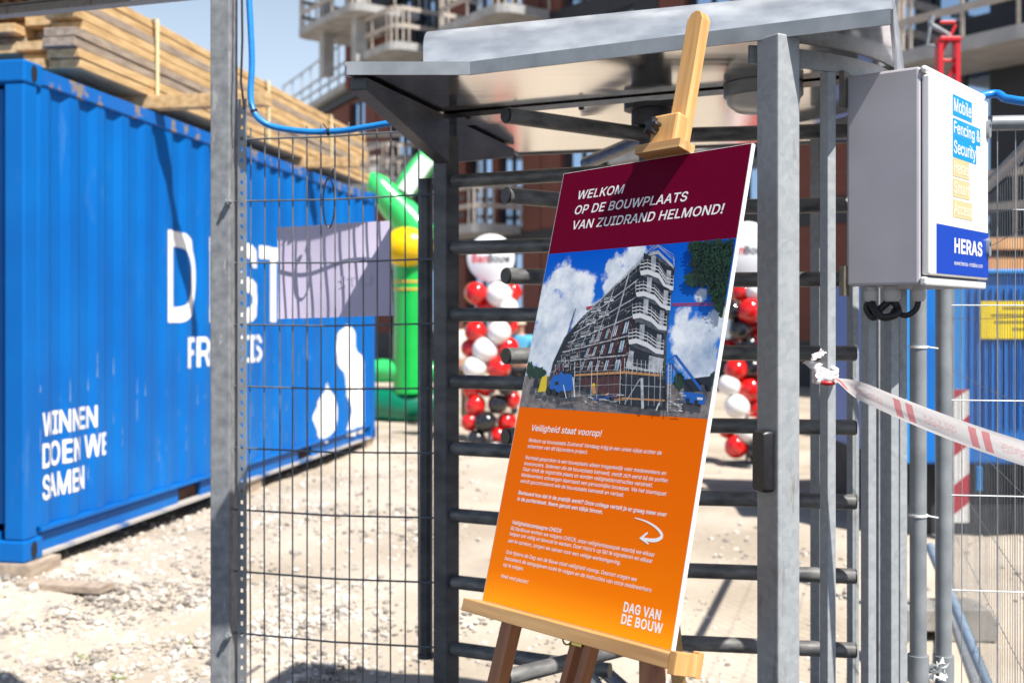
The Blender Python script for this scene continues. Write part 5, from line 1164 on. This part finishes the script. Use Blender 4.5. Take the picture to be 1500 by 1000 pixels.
# striped marker board on its corner
mk_ = P(1405.5, 670, GY-.04); bx0, bx1 = P(1391,0,GY-.04).x, P(1419,0,GY-.04).x; bz0, bz1 = P(0,765,GY-.04).z, P(0,570,GY-.04).z
m = MB(); m.box(((bx0+bx1)/2, GY-.036, (bz0+bz1)/2), (bx1-bx0, .012, bz1-bz0)); mb_ = m.build('marker_board', mat('marker_white', (.70,.69,.68), rough=.4), gen)
m = MB(); wv = bx1-bx0; hgt = .19
for k in range(-1, 4):
    zlo = bz0+.03+k*.375
    def clipz(z): return max(bz0, min(bz1, z))
    pts = [(bx0, zlo), (bx1, zlo+.10), (bx1, zlo+.10+hgt), (bx0, zlo+hgt)]
    pts = [(x, clipz(z)) for x, z in pts]
    if len({z for x, z in pts}) > 1: m.add([(x, GY-.0435, z) for x, z in pts], [(0,1,2,3)])
m.build('red_stripe', mat('marker_red', (.42,.008,.02), rough=.4), mb_)
# yellow notice
yz0, yz1 = P(0,496,GY-.03).z, P(0,441,GY-.03).z; yx0 = P(1437,0,GY-.03).x
no = thing('notice', 'yellow notice plate with dark lines of print on the blue generator', 'sign', (yx0+.35, GY-.03, yz0))
m = MB(); m.box((yx0+.35, GY-.03, (yz0+yz1)/2), (.70, .008, yz1-yz0)); m.build('plate', mat('notice_yellow', (.70,.52,.005), rough=.4), no)
m = MB()
for i, (a_, b_) in enumerate(((.14,.6),(.06,.66),(.08,.62),(.2,.5))):
    z = yz1-.055-.045*i; m.add([(yx0+a_, GY-.0345, z), (yx0+b_, GY-.0345, z), (yx0+b_, GY-.0345, z+.016), (yx0+a_, GY-.0345, z+.016)], [(0,1,2,3)])
m.build('print', mat('notice_print', (.18,.14,.02), rough=.5), no)
# folded red mast on the generator
rx = P(1389, 0, GY+.6).x; ry = GY+.6
mt_ = thing('red_mast', 'red steel mast head with grey folded arm showing above the control cabinet', 'mast', (rx, ry, 1.93))
REDP = mat('red_steel_paint', (.55,.008,.015), rough=.4)
zt_ = P(0,62,ry).z; m = MB()
for sx_ in (-.065, .055):
    m.bar((rx+sx_, ry, 1.93), (rx+sx_, ry, zt_), .035, .08, up=(0,1,0))
for i in range(6):
    z = 2.1+i*.27; m.bar((rx-.06, ry, z), (rx+.05, ry, z+.22), .02, .03, up=(0,1,0)); m.bar((rx-.06, ry, z+.24), (rx+.05, ry, z+.24), .02, .03, up=(0,1,0))
m.box((rx, ry, zt_+.015), (.15, .10, .03)); m.build('lattice', REDP, mt_, bevel=.004)
m = MB(); ps = [P(1391,64,ry), P(1391,52,ry), P(1363,36,ry), P(1358,66,ry), P(1380,70,ry)]; m.tube(ps[:3], .018, 8); m.tube(ps[2:], .013, 8); m.tube([P(1363,36,ry), P(1366,24,ry)], .022, 8); m.build('folded_arm', GALV2, mt_, smooth=True)

# ------------------------------------------------------------------ balloon columns
BAL = {'r': mat('red_balloon', (.62,.010,.008), rough=.12, coat=.6), 'w': mat('white_balloon', (.82,.80,.78), rough=.15, coat=.5), 'k': mat('black_balloon', (.012,.012,.015), rough=.12, coat=.6)}
DISC = mat('white_disc', (.72,.73,.76), rough=.35); TXR = mat('disc_red', (.55,.01,.02), rough=.4); TXK = mat('disc_dark', (.02,.02,.03), rough=.4)
left = [(696.6,429,16,'r'),(730.7,431,17.5,'w'),(750,427,14,'r'),(711,452,15,'r'),(744,452,15,'w'),(696.6,485,15.5,'r'),(730.7,487,17,'w'),(689,510,13,'r'),(711,512,17.5,'w'),(743.7,508.6,15.5,'r'),(745,478,13,'r'),(696,537.5,16,'w'),(730.7,538,16.5,'r'),(712,566,15,'r'),(690,571,13,'r'),(742,563,14,'k'),(696.6,594,15,'r'),(729.7,591,14,'k'),(750,585,12,'r'),(711,617,15.5,'k'),(689,618,13,'r'),(742,618.7,14,'r'),(698.7,643.5,14,'k'),(730,640,15,'r'),(750,640,12,'k')]
right = [(1088,428,15,'r'),(1104,427,13,'w'),(1094.5,455,17,'r'),(1106,482,13,'r'),(1082.6,484,16,'k'),(1072,455,14,'k'),(1099,506,14,'k'),(1070,512,15,'r'),(1120,500,16,'r'),(1122,460,16,'r'),(1077,541,16,'r'),(1097,569,18,'r'),(1066,563,15,'w'),(1077,594,17,'w'),(1106,596,15,'r'),(1118,540,16,'r'),(1100,538,14,'k'),(1068,630,13,'r'),(1077,653,16,'r'),(1092,633,14,'w'),(1104,659,14,'k'),(1116,625,16,'r'),(1120,655,15,'k')]
def balloon(c, r, mt, parent):
    m = MB(); d = Vector((random.uniform(-1,1), random.uniform(-.6,.6), random.uniform(-.6,.6))).normalized(); q = d.to_track_quat('Z', 'Y').to_matrix()
    pr = []
    for i in range(15):
        t = math.pi*i/14; z = -math.cos(t); rad = math.sin(t)*(1+.05*z); pr.append((r*rad, r*z*1.06))
    m.lathe(pr, c, 20, q); m.lathe([(r*.06, -r*1.05), (r*.10, -r*1.14)], c, 8, q)
    return m.build('balloon', mt, parent, smooth=True)
for lst, D, cx, label, dy, base_y, dr in ((left, 13.0, 719, 'balloon column with round white topper seen left of the welcome board', (378, 35), 668, 1), (right, 11.2, 1094, 'balloon column with round white topper seen right of the welcome board', (365, 40), 678, 1)):
    b0 = P(cx, base_y, D); b0.z = gh(b0.x, D)
    t = thing('balloon_column', label, 'balloon column', b0, 'balloon columns')
    for px_, py_, r_, c in lst:
        off = random.uniform(-.05,.05)+(-.06 if c != 'r' or r_ > 15 else .06)
        p = P(px_, py_, D)+Vector((0, off, 0)); balloon(p, r_/F*D*1.04, BAL[c], t)
    top = P(cx, dy[0], D)
    m = MB(); m.tube([b0, (b0.x, b0.y+.02, top.z)], .015, 10); m.build('pole', GALV2, t, smooth=True)
    m = MB(); m.lathe([(.02,.04),(.2,.035),(.22,.0)], b0, 24); m.build('base', BLACK, t, smooth=True)
    Rr = dy[1]/F*D; m = MB(); dm = Matrix(((1,0,0),(0,0,-1),(0,1,0))); m.lathe([(Rr*.98,-.02),(Rr,-.015),(Rr,.015),(Rr*.98,.02)], top+Vector((0,.0,0)), 40, dm); dk = m.build('topper_disc', DISC, t, smooth=True)
    for body, x0, x1, mm in (('Ban', -.78, -.12, TXR), ('Bouw', -.10, .82, TXK)):
        v, f, w = text_mesh(body, 2, .04); m = MB()
        m.add([top+Vector((Rr*(x0+(x1-x0)*x/w), -.024, -.02*D/13+.11*D/13*y*.8-.03)) for x, y in v], f); m.build('lettering', mm, dk)

# ------------------------------------------------------------------ green inflatable
ID = 16.0
ig = P(592, 613, ID); ig.z = gh(ig.x, ID)
inf = thing('inflatable_arch', 'green inflatable figure with yellow ball and white raised arm beyond the container', 'inflatable', ig)
GR = mat('green_vinyl', (.005,.42,.06), (.01,.48,.08), rough=.28, scale=3, coat=.3); GRL = mat('light_green_vinyl', (.03,.55,.12), (.06,.62,.18), rough=.28, scale=3, coat=.3); YEL = mat('yellow_vinyl', (.85,.55,.0), rough=.28, coat=.3); GRD = mat('dark_green_vinyl', (.0,.16,.09), rough=.35); WVN = mat('white_vinyl', (.72,.80,.76), rough=.35)
def inflate(name, pts, rad, mt, n=20, parent=inf):
    pts = spline([P(x, y, ID+dz) for x, y, dz in pts], 5); k_ = len(pts); rr_ = []
    for i in range(k_):
        t = i/(k_-1); j_ = t*(len(rad)-1); a_ = int(min(j_, len(rad)-2)); rr_.append(rad[a_]+(rad[a_+1]-rad[a_])*(j_-a_))
    m = MB(); m.tube(pts, rr_, n); return m.build(name, mt, parent, smooth=True)
inflate('column', [(603,575,0),(602,520,0),(603,460,0),(603,400,0),(604,372,0)], [.27,.25,.25,.26,.24], GR)
inflate('arm', [(622,350,-.1),(600,325,0),(575,297,0),(552,270,0),(541,256,0)], [.22,.25,.22,.17,.06], GRL)
o = inflate('raised_arm', [(588,285,.1),(600,268,.1),(615,248,.1),(632,226,.1)], [.13,.18,.18,.15], GRL)
m = MB()
a_, b_ = P(593,282,ID-.06), P(627,233,ID-.06); m.bar(a_, b_, .22, .16, up=(0,1,0)); m.build('white_patch', WVN, o)
m = MB(); m.sphere(P(597,362,ID-.18), .34, 24, 16, (1.05,.8,.85)); m.build('yellow_ball', YEL, inf, smooth=True)
inflate('cross_tube', [(530,545,.2),(560,543,.1),(590,543,0),(640,545,.1)], [.15,.17,.17,.15], GRL)
inflate('base_tube', [(535,590,.2),(565,592,.1),(595,593,0),(650,592,.1)], [.24,.25,.25,.24], GRD)
for py in (413, 424): 
    q = P(603, py, ID); m = MB(); m.tube([q-Vector((0,0,.015)), q+Vector((0,0,.015))], .265, 20); m.build('band', mat('orange_band', (.70,.42,.06), rough=.4), inf, smooth=True)

# ------------------------------------------------------------------ person
def person(loc, face, shirt, trousers, cap, label, h=1.7, lean=0):
    t = thing('person', label, 'person', loc, rot=Matrix.Rotation(face, 3, 'Z')); s = h/1.7
    SK = mat('skin', (.42,.22,.15), rough=.55)
    def skin(name, joints, edges, mt, root=0):
        me = bpy.data.meshes.new(name); me.from_pydata([Vector(j[:3])*s for j in joints], edges, []); o = bpy.data.objects.new(name, me); COL.objects.link(o); o.parent = t
        mo = o.modifiers.new('skin', 'SKIN'); mo.use_smooth_shade = True
        for i, j in enumerate(joints): me.skin_vertices[0].data[i].radius = (j[3]*s, j[4]*s if len(j) > 4 else j[3]*s)
        me.skin_vertices[0].data[root].use_root = True
        sb = o.modifiers.new('sub', 'SUBSURF'); sb.levels = sb.render_levels = 2; me.materials.append(mt); return o
    J = [(0,0,.92,.13,.10), (0,0,1.12,.125,.095), (0,0,1.34,.15,.10), (0,0,1.45,.055), (0,-.01,1.56,.075,.085), (0,-.01,1.66,.06,.07),
         (-.19,0,1.38,.05), (-.23,-.02,1.12,.04), (-.20,-.16,.95,.03), (.19,0,1.38,.05), (.23,-.02,1.12,.04), (.20,-.16,.95,.03),
         (-.10,0,.86,.08), (-.11,-.01,.48,.055), (-.11,.02,.08,.04), (-.12,-.12,.03,.035), (.10,0,.86,.08), (.11,-.01,.48,.055), (.11,.02,.08,.04), (.12,-.12,.03,.035)]
    E_ = [(0,1),(1,2),(2,3),(3,4),(4,5),(2,6),(6,7),(7,8),(2,9),(9,10),(10,11),(0,12),(12,13),(13,14),(14,15),(0,16),(16,17),(17,18),(18,19)]
    for sx_, k in ((-1, 8), (1, 11)):
        b = len(J)
        for f_, (fx, fl_) in enumerate(((-.02,.07),(-.007,.078),(.007,.074),(.02,.06))):
            J.append((sx_*.20+fx, -.17-fl_, .93-.02, .008)); E_.append((k, b+f_))
        J.append((sx_*.165, -.21, .95, .009)); E_.append((k, b+4))
    skin('body', J, E_, SK)
    skin('shirt', [(0,0,.93,.15,.115), (0,0,1.12,.14,.11), (0,0,1.34,.17,.115), (0,0,1.42,.09), (-.19,0,1.38,.068), (-.225,-.015,1.18,.06), (.19,0,1.38,.068), (.225,-.015,1.18,.06)], [(0,1),(1,2),(2,3),(2,4),(4,5),(2,6),(6,7)], shirt)
    skin('trousers', [(0,0,.93,.135,.11), (-.10,0,.84,.095), (-.11,-.01,.48,.07), (-.11,.02,.10,.06), (.10,0,.84,.095), (.11,-.01,.48,.07), (.11,.02,.10,.06)], [(0,1),(1,2),(2,3),(0,4),(4,5),(5,6)], trousers)
    m = MB(); m.lathe([(.093,1.60),(.095,1.65),(.075,1.70),(.03,1.725),(0,1.728)], (0,-.005,0), 20); m.v = [v*s for v in m.v]; m.add([Vector(q)*s for q in ((-.075,-.07,1.612),(.075,-.07,1.612),(.06,-.17,1.60),(-.06,-.17,1.60),(-.075,-.07,1.62),(.075,-.07,1.62),(.06,-.17,1.608),(-.06,-.17,1.608))], [(3,2,1,0),(4,5,6,7),(0,1,5,4),(1,2,6,5),(2,3,7,6),(3,0,4,7)])
    m.build('cap', cap, t, local=True, smooth=True)
    m = MB(); m.sphere(Vector((0,-.10,1.565))*s, .016*s, 8, 6, (.8,1.3,1.2)); m.build('nose', SK, t, local=True, smooth=True)
    return t
pl_ = P(762, 0, 15.5); pl_.z = gh(pl_.x, 15.5)
person(pl_, R(-20), mat('light_blue_shirt', (.10,.42,.66), rough=.8), mat('dark_trousers', (.02,.022,.03), rough=.8), mat('beige_cap', (.55,.45,.34), rough=.8), 'person in light blue shirt and beige cap standing behind the left balloon column', h=1.42)
pl2 = P(672, 0, 15.0); pl2.z = gh(pl2.x, 15)
person(pl2, R(30), mat('white_shirt', (.62,.58,.56), rough=.8), mat('brown_trousers', (.10,.06,.05), rough=.8), mat('dark_cap', (.03,.025,.025), rough=.8), 'person in white shirt standing left of the left balloon column', h=1.55)

# ------------------------------------------------------------------ apartment building behind
BRK = bpy.data.materials.new('dark_red_brick'); BRK.use_nodes = True; n = BRK.node_tree; b = n.nodes['Principled BSDF']; b.inputs['Roughness'].default_value = .9
bt = n.nodes.new('ShaderNodeTexBrick'); bt.inputs['Scale'].default_value = 1; bt.inputs['Brick Width'].default_value = .22; bt.inputs['Row Height'].default_value = .065; bt.inputs['Mortar Size'].default_value = .008
bt.inputs['Color1'].default_value = (.15,.042,.028,1); bt.inputs['Color2'].default_value = (.18,.05,.035,1); bt.inputs['Mortar'].default_value = (.10,.065,.055,1)
tcn = n.nodes.new('ShaderNodeTexCoord'); sp = n.nodes.new('ShaderNodeSeparateXYZ'); cb = n.nodes.new('ShaderNodeCombineXYZ'); n.links.new(tcn.outputs['Object'], sp.inputs[0]); n.links.new(sp.outputs[0], cb.inputs[0]); n.links.new(sp.outputs[2], cb.inputs[1]); n.links.new(cb.outputs[0], bt.inputs[0]); n.links.new(bt.outputs[0], b.inputs['Base Color'])
DARK = mat('dark_cladding', (.010,.012,.018), (.018,.02,.028), rough=.6, scale=2); CONC2 = mat('pale_concrete', (.30,.305,.31), (.42,.42,.42), rough=.85, scale=2, detail=8)
GLASS = mat('window_glass', (.40,.52,.68), rough=.08, metal=1); GLASS.node_tree.nodes['Principled BSDF'].inputs['IOR'].default_value = 2.2
FRM = mat('anthracite_frame', (.03,.032,.04), rough=.5); GUARD = mat('guard_board', (.34,.30,.27), (.48,.43,.38), rough=.8, scale=3, stretch=(1,6,6))
R0 = Vector((9.27, 19.0, .0)); fe = Vector((-.574,.819,0)).normalized(); fn = Vector((-fe.y, fe.x, 0)); fn = fn if fn.y < 0 else -fn
bld = thing('apartment_building', 'dark brick apartment block with concrete balconies rising behind the turnstile', 'building', R0+fe*10, rot=Matrix((fe, fn, Vector((0,0,1)))).transposed())
# local axes: x = along facade leftwards from R0+10, y = outwards, z = up
FLH = 2.95; Z0 = 1.15
def lb(m, s0, s1, y0, y1, z0, z1): m.box(((s0+s1)/2-10, (y0+y1)/2, (z0+z1)/2), (abs(s1-s0), abs(y1-y0), z1-z0))
m = MB(); lb(m, -14, 25.4, -9, -.55, 0, 18); m.build('core', DARK, bld, local=True)
bal_bays = {1, 5, 9, 13}
s_ = -14.0; bay = 0; BWD = 2.4
while s_ < 24.5:
    for fl in range(6):
        zf = Z0+fl*FLH-(.0)
        if bay % 2 == 0:      # brick pier with a window
            m = MB(); lb(m, s_, s_+.85, -.56, 0, zf, zf+FLH-.55); lb(m, s_+2.05, s_+BWD, -.56, 0, zf, zf+FLH-.55); m.build('pier', BRK if bay % 4 == 0 else DARK, bld, local=True)
            m = MB(); w0, w1 = s_+.85, s_+2.05
            lb(m, w0, w0+.07, -.2, -.1, zf, zf+FLH-.55); lb(m, w1-.07, w1, -.2, -.1, zf, zf+FLH-.55); lb(m, (w0+w1)/2-.035, (w0+w1)/2+.035, -.2, -.1, zf+.07, zf+FLH-.62); lb(m, w0+.07, w1-.07, -.2, -.1, zf, zf+.07); lb(m, w0+.07, w1-.07, -.2, -.1, zf+FLH-.62, zf+FLH-.55)
            fr_ = m.build('window', FRM, bld, local=True); XF[fr_.name] = wm(bld)
            m = MB(); lb(m, w0+.07, w1-.07, -.165, -.155, zf+.07, zf+FLH-.62); m.build('pane', GLASS, fr_, local=True)
        else:
            m = MB(); lb(m, s_+1.5, s_+BWD, -.56, -.03, zf, zf+FLH-.55); m.build('pier', BRK, bld, local=True)
            m = MB(); lb(m, s_, s_+.06, -.3, -.2, zf, zf+FLH-.55); lb(m, s_+1.44, s_+1.5, -.3, -.2, zf, zf+FLH-.55); lb(m, s_+.7, s_+.78, -.3, -.2, zf, zf+FLH-.55); fr_ = m.build('balcony_door', FRM, bld, local=True)
            m = MB(); lb(m, s_+.06, s_+1.44, -.26, -.25, zf, zf+FLH-.55); m.build('pane', GLASS, fr_, local=True)
    s_ += BWD; bay += 1
for fl in range(6):
    m = MB(); zf = Z0+fl*FLH; lb(m, -14, 25.4, -.56, .012, zf+FLH-.55, zf+FLH); m.build('floor_band', DARK, bld, local=True)
m = MB(); lb(m, -14, 25.4, -.56, -.02, 0, Z0); m.build('plinth', DARK, bld, local=True)
def balcony(s0, s1, z, dep, rails=3, boards=True):
    m = MB(); rr_ = .5; pts = [(s0, 0.013), (s0, dep-rr_)]+[(s0+rr_-rr_*math.cos(R(a_)), dep-rr_+rr_*math.sin(R(a_))) for a_ in (22,45,67,90)]+[(s1-rr_+rr_*math.sin(R(a_)), dep-rr_+rr_*math.cos(R(a_))) for a_ in (0,22,45,67,90)]+[(s1, .013)]
    pts = [(x-10, y) for x, y in pts]
    m.prism(pts, z-.24, z); sl_ = m.build('balcony', CONC2, bld, local=True, fix=True); XF[sl_.name] = wm(bld)
    m = MB()
    ins = [(x*(1)+(0), y-.06 if y > .5 else y) for x, y in pts]
    for i in range(len(ins)-1):
        a_, b_ = ins[i], ins[i+1]; L_ = math.hypot(b_[0]-a_[0], b_[1]-a_[1])
        for h in (.50, 1.04): m.bar((a_[0], a_[1], z+h), (b_[0], b_[1], z+h), .04, .13 if boards else .05)
        k_ = max(1, int(L_/.9))
        for q in range(k_): t = q/k_; m.bar((a_[0]+(b_[0]-a_[0])*t, a_[1]+(b_[1]-a_[1])*t, z), (a_[0]+(b_[0]-a_[0])*t, a_[1]+(b_[1]-a_[1])*t, z+1.12), .05, .05)
    m.build('railing', GUARD if boards else GALV2, sl_, local=True)
def fac(px):   # facade position at a pixel column
    k_ = (px-750)/F; return (R0.x-k_*R0.y)/(k_*fe.y-fe.x), None
def zat(px, py, out=.8):
    s_ = fac(px)[0]; d = R0.y+fe.y*s_+fn.y*out; return CZ-(py-468)/F*d
for pxc, py, w_, dep in ((720,333,3.0,1.5), (750,30,3.6,1.6), (1490,66,3.0,1.7), (610,78,3.0,1.7), (735,175+30,3.0,1.5), (600,268,3.0,1.6), (1478,355,3.2,1.7), (1020,220,3.2,1.6)):
    s_ = fac(pxc)[0]; balcony(s_-w_/2, s_+w_/2, zat(pxc, py), dep)
# corner stack at the far left end: concrete slabs on grey columns, beyond the brick part
for z in (11.6, 14.8): balcony(21.4, 25.9, z, 2.4)
for s_ in (22.2, 24.6):
    m = MB(); lb(m, s_, s_+.35, 1.5, 1.9, 9.9, 14.6); m.build('column', CONC2, bld, local=True)

# lower curved wing with a railed roof terrace, farther left
wg = thing('apartment_wing', 'lower brick building wing with railed roof terrace behind the timber pile', 'building', P(500, 300, 46))
arc = []
for i in range(9):
    t = i/8; px_ = 424+(640-424)*t; d = 50-12*t+3.0*math.sin(t*math.pi)*-1; q = P(px_, 0, d); q.z = 0; arc.append(q)
zr_ = 10.4; dn = Vector((.35, 1, 0)).normalized()
def wing(z0, z1, out, mt, name):
    m = MB()
    for i in range(8):
        a_, b_ = arc[i], arc[i+1]; m.hexa([a_-dn*out+Vector((0,0,z0)), b_-dn*out+Vector((0,0,z0)), b_+dn*8+Vector((0,0,z0)), a_+dn*8+Vector((0,0,z0)), a_-dn*out+Vector((0,0,z1)), b_-dn*out+Vector((0,0,z1)), b_+dn*8+Vector((0,0,z1)), a_+dn*8+Vector((0,0,z1))])
    return m.build(name, mt, wg, fix=False)
wing(0, zr_-.6, 0, BRK, 'wall'); wing(zr_-.6, zr_-.25, .25, DARK, 'cornice'); wing(zr_-.25, zr_, .6, CONC2, 'terrace_slab')
m = MB()
for i in range(8):
    a_, b_ = arc[i]-dn*.5, arc[i+1]-dn*.5
    for h in (.35, .75, 1.5): m.bar(a_+Vector((0,0,zr_+h)), b_+Vector((0,0,zr_+h)), .06, .09 if h < 1 else .06)
    for t in (0, .5): q = a_.lerp(b_, t); m.bar(q+Vector((0,0,zr_)), q+Vector((0,0,zr_+1.55)), .06, .06)
m.build('railing', mat('terrace_rail', (.34,.36,.40), rough=.5), wg)
for i in range(8):
    a_, b_ = arc[i], arc[i+1]
    for fl in range(3):
        z0_ = 7.2-fl*3.1; q0_, q1_ = a_.lerp(b_, .2), a_.lerp(b_, .75); m = MB()
        m.hexa([q0_-dn*.06+Vector((0,0,z0_)), q1_-dn*.06+Vector((0,0,z0_)), q1_+dn*.02+Vector((0,0,z0_)), q0_+dn*.02+Vector((0,0,z0_)), q0_-dn*.06+Vector((0,0,z0_+2)), q1_-dn*.06+Vector((0,0,z0_+2)), q1_+dn*.02+Vector((0,0,z0_+2)), q0_+dn*.02+Vector((0,0,z0_+2))]); m.build('window', GLASS if i % 2 else DARK, wg)
for i, px_ in enumerate((520, 600)):
    d = 41-i*3; q = P(px_, 0, d)
    for z in (3.4, 6.5):
        m = MB(); m.box((q.x, q.y-.8, z), (2.6, 1.6, .22)); sl_ = m.build('balcony', CONC2, wg); XF[sl_.name] = wm(wg)
        m = MB()
        for h in (.35, .8, 1.1): m.box((q.x, q.y-1.58, z+h), (2.6, .05, .14))
        m.build('railing', GUARD, sl_)
# orange stacked formwork behind the generator
fw = thing('formwork_stack', 'stack of orange brown formwork panels behind the blue generator', 'formwork', (6.2, 13.5, .17))
for i in range(9):
    m = MB(); m.box((6.3+random.uniform(-.05,.05), 13.5, .17+.14+i*.27), (3.2, 1.4, .20 if i % 2 else .13)); m.build('panel', mat('formwork_orange', (.50,.24,.09), (.60,.34,.16), rough=.7, scale=3) if i % 3 else WOODG, fw)
bpy.context.view_layer.update()
